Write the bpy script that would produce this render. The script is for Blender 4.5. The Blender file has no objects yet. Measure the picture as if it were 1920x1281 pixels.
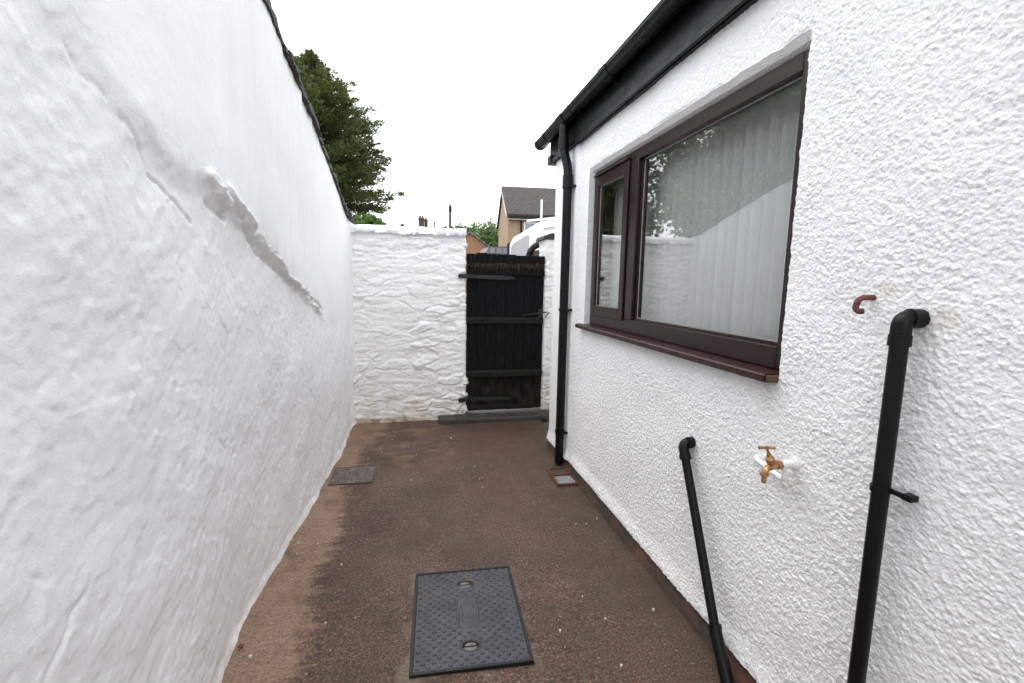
import bpy, bmesh, math, random
import numpy as np
from mathutils import Vector, Matrix, Euler

random.seed(7)
rng = np.random.default_rng(7)
S = bpy.context.scene
COL = S.collection
PI = math.pi
R = math.radians

# ------------------------------------------------------------------ camera, sky, sun, exposure
CAM_H = 1.62
cd = bpy.data.cameras.new('camera')
cd.sensor_width = 36.0
cd.lens = 850.0 / 1920.0 * 36.0
cd.clip_start = 0.05
cd.clip_end = 1000
cam = bpy.data.objects.new('camera', cd)
COL.objects.link(cam)
yaw, pit, rol = R(12.303), R(7.5), R(1.0)
f = Vector((math.sin(yaw) * math.cos(pit), math.cos(yaw) * math.cos(pit), -math.sin(pit)))
r = Vector((math.cos(yaw), -math.sin(yaw), 0))
u = r.cross(f)
r2 = r * math.cos(rol) + u * math.sin(rol)
u2 = -r * math.sin(rol) + u * math.cos(rol)
m = Matrix((r2, u2, -f)).transposed().to_4x4()
m.translation = (0, 0, CAM_H)
cam.matrix_world = m
S.camera = cam

SUN_EL, SUN_AZ = R(64), R(-32)          # azimuth measured from +Y towards +X
W = bpy.data.worlds.new('World')
S.world = W
W.use_nodes = True
nt = W.node_tree
nt.nodes.clear()
wo = nt.nodes.new('ShaderNodeOutputWorld')
bg = nt.nodes.new('ShaderNodeBackground')
sky = nt.nodes.new('ShaderNodeTexSky')
sky.sky_type = 'NISHITA'
sky.sun_disc = False
sky.sun_elevation = SUN_EL
sky.sun_rotation = SUN_AZ
sky.air_density = 1.0
sky.dust_density = 4.0
cl = nt.nodes.new('ShaderNodeMixRGB')
cl.inputs[0].default_value = 0.86
cl.inputs[2].default_value = (11.0, 11.15, 11.5, 1)    # closed overcast deck
nt.links.new(sky.outputs[0], cl.inputs[1])
nt.links.new(cl.outputs[0], bg.inputs[0])
bg.inputs[1].default_value = 0.14
nt.links.new(bg.outputs[0], wo.inputs[0])
ld = bpy.data.lights.new('sun', 'SUN')
ld.energy = 0.75
ld.angle = R(45)
ld.color = (1.0, 0.97, 0.93)
sun = bpy.data.objects.new('sun', ld)
COL.objects.link(sun)
sd = Vector((math.sin(SUN_AZ) * math.cos(SUN_EL), math.cos(SUN_AZ) * math.cos(SUN_EL), math.sin(SUN_EL)))
sun.rotation_euler = sd.to_track_quat('Z', 'Y').to_euler()
sun.location = (0, 0, 12)
S.view_settings.view_transform = 'Standard'
S.view_settings.look = 'None'
S.view_settings.gamma = 1
S.view_settings.exposure = 0.70
S.render.engine = 'CYCLES'
S.cycles.max_bounces = 10
S.cycles.diffuse_bounces = 5
S.cycles.transparent_max_bounces = 12

# ------------------------------------------------------------------ noise (numpy)
def _hash(ix, iy, seed):
    h = (ix.astype(np.int64) * 374761393 + iy.astype(np.int64) * 668265263 + seed * 1442695041) & 0xffffffff
    h = ((h ^ (h >> 13)) * 1274126177) & 0xffffffff
    h = h ^ (h >> 16)
    return (h & 0xffffff) / float(0xffffff)

def perlin(x, y, seed=0):
    x0 = np.floor(x); y0 = np.floor(y)
    fx = x - x0; fy = y - y0
    ux = fx * fx * fx * (fx * (fx * 6 - 15) + 10); uy = fy * fy * fy * (fy * (fy * 6 - 15) + 10)
    def g(ix, iy, dx, dy):
        a = _hash(ix, iy, seed) * 2 * PI
        return np.cos(a) * dx + np.sin(a) * dy
    a = g(x0, y0, fx, fy); b = g(x0 + 1, y0, fx - 1, fy)
    c = g(x0, y0 + 1, fx, fy - 1); d = g(x0 + 1, y0 + 1, fx - 1, fy - 1)
    return 1.5 * ((a * (1 - ux) + b * ux) * (1 - uy) + (c * (1 - ux) + d * ux) * uy)

def fbm(x, y, seed=0, octv=4, gain=0.5):
    s = 0; a = 1.0; k = 1.0
    for i in range(octv):
        s = s + a * perlin(x * k, y * k, seed + i * 17); a *= gain; k *= 2.03
    return s

def voro(x, y, seed=0, jit=0.85):
    """F1, F2 distances and a random value of the nearest cell"""
    x0 = np.floor(x); y0 = np.floor(y)
    f1 = np.full(x.shape, 9.0); f2 = np.full(x.shape, 9.0); idv = np.zeros(x.shape)
    for i in (-1, 0, 1):
        for j in (-1, 0, 1):
            cx = x0 + i; cy = y0 + j
            px = cx + 0.5 + jit * (_hash(cx, cy, seed) - 0.5)
            py = cy + 0.5 + jit * (_hash(cx, cy, seed + 5) - 0.5)
            d = np.hypot(px - x, py - y)
            idc = _hash(cx, cy, seed + 9)
            near = d < f1
            f2 = np.where(near, f1, np.minimum(f2, d))
            idv = np.where(near, idc, idv)
            f1 = np.where(near, d, f1)
    return f1, f2, idv

def sstep(a, b, x):
    t = np.clip((x - a) / (b - a), 0, 1)
    return t * t * (3 - 2 * t)

# ------------------------------------------------------------------ mesh helpers
def np_mesh(name, V, F, mat, parent=None, smooth=True):
    me = bpy.data.meshes.new(name)
    V = np.asarray(V, dtype=np.float32); F = np.asarray(F, dtype=np.int32)
    me.vertices.add(len(V)); me.vertices.foreach_set('co', V.ravel())
    n = F.shape[1]
    me.loops.add(F.size); me.loops.foreach_set('vertex_index', F.ravel())
    me.polygons.add(len(F))
    me.polygons.foreach_set('loop_start', np.arange(0, F.size, n, dtype=np.int32))
    me.polygons.foreach_set('loop_total', np.full(len(F), n, dtype=np.int32))
    me.polygons.foreach_set('use_smooth', np.full(len(F), smooth))
    me.update(calc_edges=True)
    me.validate()
    me.materials.append(mat)
    o = bpy.data.objects.new(name, me)
    COL.objects.link(o)
    if parent: o.parent = parent
    return o

def grid_faces(nu, nv, keep=None, flip=False):
    i = np.arange(nu - 1)[:, None] * nv + np.arange(nv - 1)[None, :]
    F = np.stack([i, i + nv, i + nv + 1, i + 1], -1)
    if keep is not None: F = F[keep]
    F = F.reshape(-1, 4)
    return F[:, ::-1] if flip else F

class MB:
    """collects boxes, tubes, lathes and prisms for ONE mesh object"""
    def __init__(s): s.V = []; s.F = []; s.sm = []
    def add(s, V, F, smooth=False):
        b = len(s.V); s.V += [tuple(v) for v in V]
        for q in F: s.F.append([b + k for k in q]); s.sm.append(smooth)
        return s
    def box(s, x0, y0, z0, x1, y1, z1, bev=0.0, mat=None, jit=0.0):
        bm = bmesh.new()
        bmesh.ops.create_cube(bm, size=1)
        for v in bm.verts:
            v.co = Vector(((x0 + x1) / 2 + v.co.x * (x1 - x0), (y0 + y1) / 2 + v.co.y * (y1 - y0), (z0 + z1) / 2 + v.co.z * (z1 - z0)))
            if jit: v.co += Vector([random.uniform(-jit, jit) for _ in range(3)])
        if bev > 0:
            bmesh.ops.bevel(bm, geom=list(bm.edges), offset=bev, segments=2, affect='EDGES', profile=0.5)
        if mat is not None: bm.transform(mat)
        bm.verts.ensure_lookup_table()
        s.add([v.co.copy() for v in bm.verts], [[v.index for v in q.verts] for q in bm.faces])
        bm.free(); return s
    def tube(s, pts, rad, n=16, cap=True, smooth=True):
        pts = [Vector(p) for p in pts]
        if not isinstance(rad, (list, tuple)): rad = [rad] * len(pts)
        t0 = (pts[1] - pts[0]).normalized()
        ref = Vector((0, 0, 1)) if abs(t0.z) < 0.9 else Vector((1, 0, 0))
        a = t0.cross(ref).normalized()
        V = []
        for i, p in enumerate(pts):
            if i == 0: t = pts[1] - pts[0]
            elif i == len(pts) - 1: t = pts[-1] - pts[-2]
            else: t = (pts[i + 1] - p).normalized() + (p - pts[i - 1]).normalized()
            t.normalize()
            a = (a - t * a.dot(t)).normalized()
            b = t.cross(a)
            for k in range(n):
                an = 2 * PI * k / n
                V.append(p + (a * math.cos(an) + b * math.sin(an)) * rad[i])
        F = []
        for i in range(len(pts) - 1):
            for k in range(n):
                F.append([i * n + k, i * n + (k + 1) % n, (i + 1) * n + (k + 1) % n, (i + 1) * n + k])
        s.add(V, F, smooth)
        if cap:
            s.add(V[:n], [list(range(n))[::-1]]); s.add(V[-n:], [list(range(n))])
        return s
    def prism(s, poly, axis, a0, a1, mat=None):
        """closed 2-D outline extruded along axis 0/1/2"""
        n = len(poly); V = []
        for a in (a0, a1):
            for p in poly:
                q = list(p); q.insert(axis, a); V.append(Vector(q))
        if mat is not None: V = [mat @ v for v in V]
        F = [[k, (k + 1) % n, n + (k + 1) % n, n + k] for k in range(n)]
        F += [list(range(n))[::-1], list(range(n, 2 * n))]
        s.add(V, F); return s
    def build(s, name, mat, parent=None):
        me = bpy.data.meshes.new(name)
        me.from_pydata(s.V, [], s.F)
        me.polygons.foreach_set('use_smooth', s.sm)
        bm = bmesh.new(); bm.from_mesh(me)
        bmesh.ops.recalc_face_normals(bm, faces=bm.faces); bm.to_mesh(me); bm.free()
        me.materials.append(mat)
        o = bpy.data.objects.new(name, me); COL.objects.link(o)
        if parent: o.parent = parent
        return o

def bend(pts, rad=0.03, n=6):
    """round the corners of a polyline"""
    pts = [Vector(p) for p in pts]; out = [pts[0]]
    for i in range(1, len(pts) - 1):
        a, b, c = pts[i - 1], pts[i], pts[i + 1]
        d1 = (a - b); d2 = (c - b)
        k = min(rad, d1.length * 0.49, d2.length * 0.49)
        p0 = b + d1.normalized() * k; p1 = b + d2.normalized() * k
        for j in range(n + 1):
            t = j / n
            out.append(p0 * (1 - t) ** 2 + b * 2 * t * (1 - t) + p1 * t * t)
    out.append(pts[-1]); return out

def thing(name, label, cat, loc=(0, 0, 0), group=None):
    o = bpy.data.objects.new(name, None); COL.objects.link(o)
    o.location = loc; o['label'] = label; o['category'] = cat
    o.empty_display_size = 0.1
    if group: o['group'] = group
    return o
_things = []
def root(name, label, cat, loc=(0, 0, 0), group=None):
    """Empty at the thing's base; parts are written in world coordinates and re-based"""
    o = thing(name, label, cat, (0, 0, 0), group)
    _things.append((o, Vector(loc)))
    return o
def rebase():
    for o, loc in _things:
        o.location = loc
        for c in o.children: c.location = Vector(c.location) - loc
def tag(o, label, cat, group=None, kind=None):
    o['label'] = label
    if cat: o['category'] = cat
    if group: o['group'] = group
    if kind: o['kind'] = kind
    return o
def struct(o, label=None):
    o['kind'] = 'structure'
    if label: o['label'] = label
    return o

# ------------------------------------------------------------------ materials
class NM:
    def __init__(s, name, rough=0.6, col=(0.5, 0.5, 0.5), metal=0.0, spec=0.5):
        s.m = bpy.data.materials.new(name); s.m.use_nodes = True
        s.t = s.m.node_tree; s.b = s.t.nodes['Principled BSDF']
        s.b.inputs['Roughness'].default_value = rough
        s.b.inputs['Base Color'].default_value = (*col, 1)
        s.b.inputs['Metallic'].default_value = metal
        s.b.inputs['Specular IOR Level'].default_value = spec
        s.co = s.t.nodes.new('ShaderNodeTexCoord')
    def n(s, typ, **kw):
        o = s.t.nodes.new(typ)
        for k, v in kw.items():
            if k in o.inputs.keys() if hasattr(o.inputs, 'keys') else False: o.inputs[k].default_value = v
            else: setattr(o, k, v)
        return o
    def l(s, a, b): s.t.links.new(a, b)
    def mapped(s, scale=(1, 1, 1), rot=(0, 0, 0)):
        mp = s.n('ShaderNodeMapping'); mp.inputs['Scale'].default_value = scale; mp.inputs['Rotation'].default_value = rot
        s.l(s.co.outputs['Object'], mp.inputs['Vector']); return mp.outputs[0]
    def noise(s, sc, det=4, rough=0.55, vec=None, dist=0.0):
        o = s.n('ShaderNodeTexNoise'); o.inputs['Scale'].default_value = sc; o.inputs['Detail'].default_value = det
        o.inputs['Roughness'].default_value = rough; o.inputs['Distortion'].default_value = dist
        s.l(vec if vec is not None else s.co.outputs['Object'], o.inputs['Vector']); return o.outputs['Fac']
    def voro(s, sc, vec=None, feature='F1'):
        o = s.n('ShaderNodeTexVoronoi'); o.feature = feature; o.inputs['Scale'].default_value = sc
        s.l(vec if vec is not None else s.co.outputs['Object'], o.inputs['Vector']); return o
    def ramp(s, fac, stops, interp='LINEAR'):
        o = s.n('ShaderNodeValToRGB'); cr = o.color_ramp; cr.interpolation = interp
        while len(cr.elements) < len(stops): cr.elements.new(0.5)
        for e, (p, c) in zip(cr.elements, stops):
            e.position = p
            if isinstance(c, (int, float)): c = (c, c, c)
            e.color = (*c, 1)
        s.l(fac, o.inputs[0]); return o.outputs[0]
    def mix(s, fac, a, b, mode='MIX'):
        o = s.n('ShaderNodeMixRGB'); o.blend_type = mode
        for i, v in ((0, fac), (1, a), (2, b)):
            if isinstance(v, (int, float)): o.inputs[i].default_value = v if i == 0 else (v, v, v, 1)
            elif isinstance(v, tuple): o.inputs[i].default_value = (*v, 1)
            else: s.l(v, o.inputs[i])
        return o.outputs[0]
    def math(s, op, a, b=0.0, clamp=False):
        o = s.n('ShaderNodeMath'); o.operation = op; o.use_clamp = clamp
        for i, v in ((0, a), (1, b)):
            if isinstance(v, (int, float)): o.inputs[i].default_value = v
            else: s.l(v, o.inputs[i])
        return o.outputs[0]
    def xyz(s):
        o = s.n('ShaderNodeSeparateXYZ'); s.l(s.co.outputs['Object'], o.inputs[0]); return o.outputs
    def col(s, c): s.l(c, s.b.inputs['Base Color']); return s
    def rough(s, c): s.l(c, s.b.inputs['Roughness']); return s
    def bump(s, h, dist=0.01, strength=1.0):
        o = s.n('ShaderNodeBump'); o.inputs['Distance'].default_value = dist; o.inputs['Strength'].default_value = strength
        s.l(h, o.inputs['Height'])
        if s.b.inputs['Normal'].is_linked:
            s.l(s.b.inputs['Normal'].links[0].from_socket, o.inputs['Normal'])
        s.l(o.outputs[0], s.b.inputs['Normal']); return s

def simple(name, col, rough=0.5, metal=0.0, var=0.15, nsc=12, bumpd=0.0, spec=0.5):
    a = NM(name, rough, col, metal, spec)
    n = a.noise(nsc, 5)
    lo = tuple(c * (1 - var) for c in col); hi = tuple(min(1, c * (1 + var)) for c in col)
    a.col(a.ramp(n, [(0.3, lo), (0.7, hi)]))
    a.rough(a.ramp(a.noise(nsc * 2.3, 4), [(0.3, max(0, rough - 0.08)), (0.7, min(1, rough + 0.1))]))
    if bumpd: a.bump(a.noise(nsc * 8, 4), bumpd)
    return a.m

# whitewashed render of the tall left wall
a = NM('old_white_render', 0.6, (0.8, 0.8, 0.8), spec=0.3)
n1 = a.noise(3.0, 6, 0.6); n2 = a.noise(40, 5, 0.6)
base = a.ramp(n1, [(0.3, (0.885, 0.885, 0.888)), (0.7, (0.92, 0.92, 0.918))])
X_, Y_, Z_ = a.xyz()
low = a.math('SUBTRACT', 1.0, a.math('MULTIPLY', Z_, 5.5, True), True)
low = a.math('MULTIPLY', low, a.ramp(a.noise(9, 5), [(0.35, 0.1), (0.7, 0.9)]))
base = a.mix(a.math('MULTIPLY', low, 0.7), base, (0.66, 0.60, 0.50))
spk = a.ramp(a.noise(75, 2), [(0.73, 0.0), (0.77, 1.0)])
base = a.mix(a.math('MULTIPLY', spk, 0.25), base, (0.35, 0.34, 0.33))
a.col(base)
fl_ = a.ramp(a.noise(9, 7, 0.68), [(0.55, 0.0), (0.562, 1.0)])
a.bump(a.noise(22, 8, 0.65), 0.005, 0.5).bump(a.noise(140, 5, 0.6), 0.002, 0.6)
M_left = a.m

# roughcast
a = NM('white_roughcast', 0.7, (0.85, 0.85, 0.85), spec=0.3)
a.col(a.ramp(a.noise(6, 4), [(0.3, (0.86, 0.862, 0.868)), (0.7, (0.90, 0.90, 0.90))]))
X_, Y_, Z_ = a.xyz()
base = a.b.inputs['Base Color'].links[0].from_socket
def blotch(yc, zc, ry, rz, col, amt, base):
    dy = a.math('DIVIDE', a.math('SUBTRACT', Y_, yc), ry); dz = a.math('DIVIDE', a.math('SUBTRACT', Z_, zc), rz)
    q = a.math('SUBTRACT', 1.0, a.math('SQRT', a.math('ADD', a.math('MULTIPLY', dy, dy), a.math('MULTIPLY', dz, dz))), True)
    q = a.math('MULTIPLY', q, a.ramp(a.noise(28, 5, 0.7), [(0.35, 0.0), (0.65, 1.0)]))
    return a.mix(a.math('MULTIPLY', q, amt, True), base, col)
for yc, zc, ry, rz, col_, am in ((0.905, 1.545, 0.055, 0.035, (0.42, 0.33, 0.24), 0.9), (0.93, 1.49, 0.04, 0.05, (0.50, 0.43, 0.36), 0.6), (1.06, 1.615, 0.05, 0.03, (0.5, 0.4, 0.3), 0.8),
                                 (1.30, 0.93, 0.09, 0.13, (0.60, 0.60, 0.50), 0.5), (1.88, 0.80, 0.05, 0.12, (0.55, 0.53, 0.45), 0.5), (1.46, 1.22, 0.07, 0.12, (0.52, 0.50, 0.44), 0.7), (3.42, 1.22, 0.06, 0.14, (0.55, 0.53, 0.48), 0.5), (2.5, 1.245, 1.2, 0.05, (0.6, 0.58, 0.54), 0.5)):
    base = blotch(yc, zc, ry, rz, col_, am, base)
ft = a.math('SUBTRACT', 1.0, a.math('MULTIPLY', a.math('SUBTRACT', Z_, 0.07), 7.0, True), True)
base = a.mix(a.math('MULTIPLY', ft, a.ramp(a.noise(16, 6, 0.7), [(0.42, 0.0), (0.7, 0.5)])), base, (0.42, 0.36, 0.28))
base = a.mix(a.math('MULTIPLY', a.ramp(a.noise(60, 2, 0.5), [(0.70, 0.0), (0.76, 1.0)]), 0.35), base, (0.48, 0.46, 0.44))
a.col(base)
vv = a.voro(125, vec=None, feature='SMOOTH_F1')
a.bump(vv.outputs['Distance'], 0.0045, -0.75) if False else a.bump(a.math('SUBTRACT', 1.0, vv.outputs['Distance']), 0.0045, 0.8)
a.bump(a.noise(230, 5, 0.7), 0.0035, 0.9)
M_rough = a.m
M_rough_far = NM('white_roughcast_far', 0.7, (0.85, 0.85, 0.855), spec=0.3)
M_rough_far.bump(M_rough_far.noise(70, 4, 0.6), 0.012, 1.0); M_rough_far = M_rough_far.m
M_smooth = simple('smooth_white_masonry_paint', (0.84, 0.84, 0.845), 0.6, var=0.02, nsc=5, bumpd=0.004)

# rubble whitewash with ochre damp stains at the foot
a = NM('whitewashed_rubble', 0.7, spec=0.3)
X_, Y_, Z_ = a.xyz()
base = a.ramp(a.noise(5, 5), [(0.3, (0.86, 0.85, 0.835)), (0.65, (0.90, 0.895, 0.885))])
hz = a.math('SUBTRACT', 1.0, a.math('MULTIPLY', Z_, 2.0, True), True)
st = a.math('MULTIPLY', hz, a.ramp(a.noise(6, 6, 0.65), [(0.36, 0.0), (0.72, 1.0)]))
base = a.mix(a.math('MULTIPLY', st, 0.95, True), base, (0.60, 0.49, 0.33))
ft = a.math('SUBTRACT', 1.0, a.math('MULTIPLY', Z_, 12.0, True), True)
base = a.mix(a.math('MULTIPLY', ft, a.ramp(a.noise(14, 5), [(0.35, 0.0), (0.6, 0.8)])), base, (0.30, 0.24, 0.17))
pit_ = a.ramp(a.noise(45, 3), [(0.70, 0.0), (0.76, 1.0)])
base = a.mix(a.math('MULTIPLY', pit_, 0.45), base, (0.36, 0.33, 0.31))
a.col(base).bump(a.noise(30, 6, 0.65), 0.010, 0.6)
M_rubble = a.m

# concrete yard floor
a = NM('brown_concrete', 0.6, spec=0.35)
X_, Y_, Z_ = a.xyz()
fine = a.noise(95, 4, 0.75); med = a.noise(26, 5, 0.6); big = a.noise(2.3, 6, 0.62)
c1 = a.ramp(fine, [(0.36, (0.009, 0.0062, 0.005)), (0.5, (0.070, 0.040, 0.029)), (0.64, (0.23, 0.145, 0.105))])
c1 = a.mix(a.ramp(med, [(0.4, 0.0), (0.7, 0.55)]), c1, (0.115, 0.046, 0.030))
c1 = a.mix(a.ramp(big, [(0.42, 0.0), (0.6, 0.75)]), c1, a.mix(0.5, c1, (0.040, 0.034, 0.024)))
tanc = a.ramp(fine, [(0.28, (0.12, 0.072, 0.044)), (0.5, (0.26, 0.165, 0.108)), (0.72, (0.40, 0.285, 0.20))])
# dry pale margin at the foot of the left wall, with a ragged edge of its own
wob = a.math('MULTIPLY', a.math('SUBTRACT', a.noise(1.1, 4, 0.6), 0.5), 0.32)
wob2 = a.math('MULTIPLY', a.math('SUBTRACT', a.noise(14, 7, 0.75, vec=a.mapped((0.35, 1.3, 1), (0, 0, 0.5))), 0.5), 0.42)
ex = a.math('ADD', a.math('ADD', X_, wob), wob2)
ex = a.math('SUBTRACT', ex, a.math('MULTIPLY', a.math('SUBTRACT', Y_, 4.2), 0.22, True))
marg = a.ramp(a.math('MULTIPLY_ADD', ex, -1.0) if False else a.math('MULTIPLY', a.math('ADD', ex, 0.475), -8.0, True), [(0.0, 0.0), (0.75, 0.92)])
tanc = a.mix(a.ramp(a.noise(5, 7, 0.72, dist=0.5), [(0.50, 0.0), (0.66, 0.75)]), tanc, (0.10, 0.062, 0.042))
tanc = a.mix(a.ramp(a.noise(8, 6, 0.7, vec=a.mapped((1, 1.3, 1), (0, 0, 1.0))), [(0.56, 0.0), (0.66, 0.6)]), tanc, (0.27, 0.235, 0.20))
c1 = a.mix(marg, c1, tanc)
# mortar haunching round the manhole frame
ca_, sa_ = math.cos(R(2.6)), math.sin(R(2.6))
mx_ = a.math('SUBTRACT', X_, 0.242); my_ = a.math('SUBTRACT', Y_, 2.026)
rx_ = a.math('SUBTRACT', a.math('MULTIPLY', mx_, ca_), a.math('MULTIPLY', my_, sa_)); ry_ = a.math('ADD', a.math('MULTIPLY', mx_, sa_), a.math('MULTIPLY', my_, ca_))
bd = a.math('MAXIMUM', a.math('SUBTRACT', a.math('ABSOLUTE', rx_), 0.262), a.math('SUBTRACT', a.math('ABSOLUTE', ry_), 0.332))
bd = a.math('ADD', bd, a.math('MULTIPLY', a.math('SUBTRACT', a.noise(5, 5, 0.65), 0.44), 0.30))
ha = a.math('SUBTRACT', 1.0, a.math('MULTIPLY', bd, 22.0, True), True)
c1 = a.mix(a.math('MULTIPLY', ha, 0.75), c1, a.ramp(fine, [(0.3, (0.10, 0.078, 0.056)), (0.6, (0.20, 0.16, 0.118))]))
# scattered tan patches by the back wall
pt = a.ramp(a.noise(3.2, 7, 0.7, vec=a.mapped((1, 1.6, 1)), dist=0.6), [(0.52, 0.0), (0.64, 0.75)])
far = a.math('MULTIPLY', a.math('SUBTRACT', Y_, 3.3), 0.7, True)
leftish = a.math('SUBTRACT', 1.0, a.math('MULTIPLY', a.math('ADD', X_, 0.1), 1.0, True), True)
c1 = a.mix(a.math('MULTIPLY', a.math('MULTIPLY', pt, far), leftish), c1, (0.26, 0.16, 0.095))
rd = a.math('MULTIPLY', a.ramp(a.noise(2.0, 6, 0.65, dist=0.4), [(0.52, 0.0), (0.68, 0.5)]), far)
c1 = a.mix(rd, c1, (0.17, 0.080, 0.042))
# green-brown damp along the house
gx_ = a.math('MULTIPLY', a.math('SUBTRACT', X_, 0.85), 2.4, True)
c1 = a.mix(a.math('MULTIPLY', gx_, a.ramp(a.noise(5, 6), [(0.35, 0.25), (0.65, 0.9)])), c1, (0.052, 0.042, 0.025))
spk = a.ramp(a.noise(95, 1, 0.4), [(0.765, 0.0), (0.785, 1.0)])
c1 = a.mix(a.math('MULTIPLY', spk, 0.45), c1, (0.45, 0.40, 0.33))
sp2 = a.ramp(a.noise(48, 3, 0.5), [(0.70, 0.0), (0.73, 1.0)])
c1 = a.mix(a.math('MULTIPLY', sp2, 0.75), c1, (0.035, 0.020, 0.012))
a.col(c1)
a.rough(a.ramp(big, [(0.35, 0.42), (0.62, 0.68)]))
br = a.n('ShaderNodeTexBrick'); br.inputs['Scale'].default_value = 1.0
br.inputs['Brick Width'].default_value = 0.045; br.inputs['Row Height'].default_value = 0.021; br.inputs['Mortar Size'].default_value = 0.0022
br.inputs['Mortar Smooth'].default_value = 1.0; br.inputs['Color1'].default_value = (1, 1, 1, 1); br.inputs['Color2'].default_value = (0.8, 0.8, 0.8, 1); br.inputs['Mortar'].default_value = (0, 0, 0, 1)
warp = a.n('ShaderNodeVectorMath'); warp.operation = 'ADD'
nz = a.n('ShaderNodeTexNoise'); nz.inputs['Scale'].default_value = 3.0
sc_ = a.n('ShaderNodeVectorMath'); sc_.operation = 'SCALE'; sc_.inputs['Scale'].default_value = 0.03
a.l(nz.outputs['Color'], sc_.inputs[0]); a.l(a.co.outputs['Object'], warp.inputs[0]); a.l(sc_.outputs[0], warp.inputs[1])
a.l(warp.outputs[0], br.inputs['Vector'])
hh = a.mix(0.5, a.noise(190, 5, 0.7), a.mix(a.ramp(a.noise(4, 3), [(0.35, 0.15), (0.6, 0.7)]), 0.7, br.outputs['Color']))
a.bump(hh, 0.0045, 1.0)
M_floor = a.m

M_earth = NM('lane_tarmac', 0.85)
M_earth.col(M_earth.ramp(M_earth.noise(30, 5), [(0.3, (0.05, 0.05, 0.048)), (0.7, (0.09, 0.088, 0.082))])); M_earth = M_earth.m

# gate timber: black paint, algae towards the foot
a = NM('black_painted_boards', 0.7, spec=0.08)
X_, Y_, Z_ = a.xyz()
gr = a.noise(14, 6, 0.65, vec=a.mapped((6, 6, 0.35)))
c1 = a.ramp(gr, [(0.32, (0.003, 0.003, 0.0035)), (0.52, (0.008, 0.008, 0.009)), (0.70, (0.022, 0.021, 0.022))])
al = a.math('MULTIPLY', a.math('SUBTRACT', 1.0, a.math('MULTIPLY', a.math('SUBTRACT', Z_, 0.05), 1.9, True), True), a.ramp(a.noise(7, 6, vec=a.mapped((1.6, 1, 0.9))), [(0.38, 0.0), (0.62, 0.9)]))
c1 = a.mix(al, c1, a.ramp(gr, [(0.3, (0.018, 0.016, 0.008)), (0.7, (0.075, 0.062, 0.032))]))
a.col(c1).bump(gr, 0.004, 0.8)
M_gate = a.m
a = NM('black_ledge_with_algae', 0.7, spec=0.1)
gr = a.noise(14, 6, 0.65, vec=a.mapped((0.4, 6, 6)))
c1 = a.ramp(gr, [(0.3, (0.010, 0.010, 0.009)), (0.6, (0.022, 0.022, 0.018)), (0.8, (0.06, 0.058, 0.045))])
a.col(c1).bump(gr, 0.003, 0.8)
M_ledge = a.m
a = NM('rotten_brown_timber', 0.85, spec=0.2)
gr = a.noise(16, 6, 0.75, vec=a.mapped((7, 7, 0.5)))
a.col(a.ramp(gr, [(0.38, (0.010, 0.008, 0.007)), (0.54, (0.050, 0.037, 0.030)), (0.70, (0.17, 0.135, 0.115))])).bump(gr, 0.006, 1)
M_rot = a.m
M_iron = simple('black_iron', (0.012, 0.012, 0.013), 0.5, 0.0, 0.3, 20, 0.002)
M_black = simple('black_gloss_plastic', (0.004, 0.0042, 0.005), 0.30, 0.0, 0.2, 8, 0, 0.22)
M_pipe = simple('black_waste_plastic', (0.005, 0.005, 0.0055), 0.36, 0.0, 0.3, 14, 0, 0.2)
M_fascia = simple('black_painted_fascia', (0.0055, 0.0055, 0.0065), 0.36, 0.0, 0.25, 5, 0, 0.2)
# window
a = NM('dark_mahogany_stain', 0.33, spec=0.35)
gr = a.noise(7, 5, 0.6, vec=a.mapped((8, 0.5, 3)))
a.col(a.ramp(gr, [(0.3, (0.011, 0.0040, 0.0042)), (0.7, (0.024, 0.0078, 0.008))])).bump(gr, 0.001, 0.5)
M_frame = a.m
M_sill = simple('mahogany_sill_stain', (0.030, 0.0095, 0.0085), 0.4, 0, 0.35, 9, 0.001, 0.35)
M_sillend = simple('bare_sill_end', (0.085, 0.05, 0.02), 0.6, 0, 0.4, 30, 0.002)
M_gasket = simple('black_gasket', (0.008, 0.007, 0.007), 0.5)
M_trim = simple('pale_glazing_seal', (0.32, 0.31, 0.30), 0.5, 0, 0.2, 30)
a = bpy.data.materials.new('window_glass'); a.use_nodes = True; t = a.node_tree; t.nodes.clear()
o_ = t.nodes.new('ShaderNodeOutputMaterial'); mx = t.nodes.new('ShaderNodeMixShader'); tr = t.nodes.new('ShaderNodeBsdfTransparent'); gl = t.nodes.new('ShaderNodeBsdfGlossy'); fr = t.nodes.new('ShaderNodeLayerWeight')
fr.inputs[0].default_value = 0.5; gl.inputs['Roughness'].default_value = 0.01; tr.inputs[0].default_value = (0.90, 0.912, 0.905, 1); gl.inputs[0].default_value = (1, 1, 1, 1)
pw = t.nodes.new('ShaderNodeMath'); pw.operation = 'POWER'; pw.inputs[1].default_value = 3.2
ma = t.nodes.new('ShaderNodeMath'); ma.operation = 'MULTIPLY_ADD'; ma.inputs[1].default_value = 0.9; ma.inputs[2].default_value = 0.07; ma.use_clamp = True
t.links.new(fr.outputs['Facing'], pw.inputs[0]); t.links.new(pw.outputs[0], ma.inputs[0]); t.links.new(ma.outputs[0], mx.inputs[0]); t.links.new(tr.outputs[0], mx.inputs[1]); t.links.new(gl.outputs[0], mx.inputs[2]); t.links.new(mx.outputs[0], o_.inputs[0])
M_glass = a
a = NM('pale_blind_fabric', 0.85, spec=0.2)
wv = a.noise(160, 3, 0.5, vec=a.mapped((1, 1, 0.2)))
a.col(a.ramp(wv, [(0.3, (0.68, 0.70, 0.695)), (0.7, (0.76, 0.78, 0.775))]))
M_blind = a.m
M_room = simple('dim_room_wall', (0.25, 0.24, 0.22), 0.9)
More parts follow.
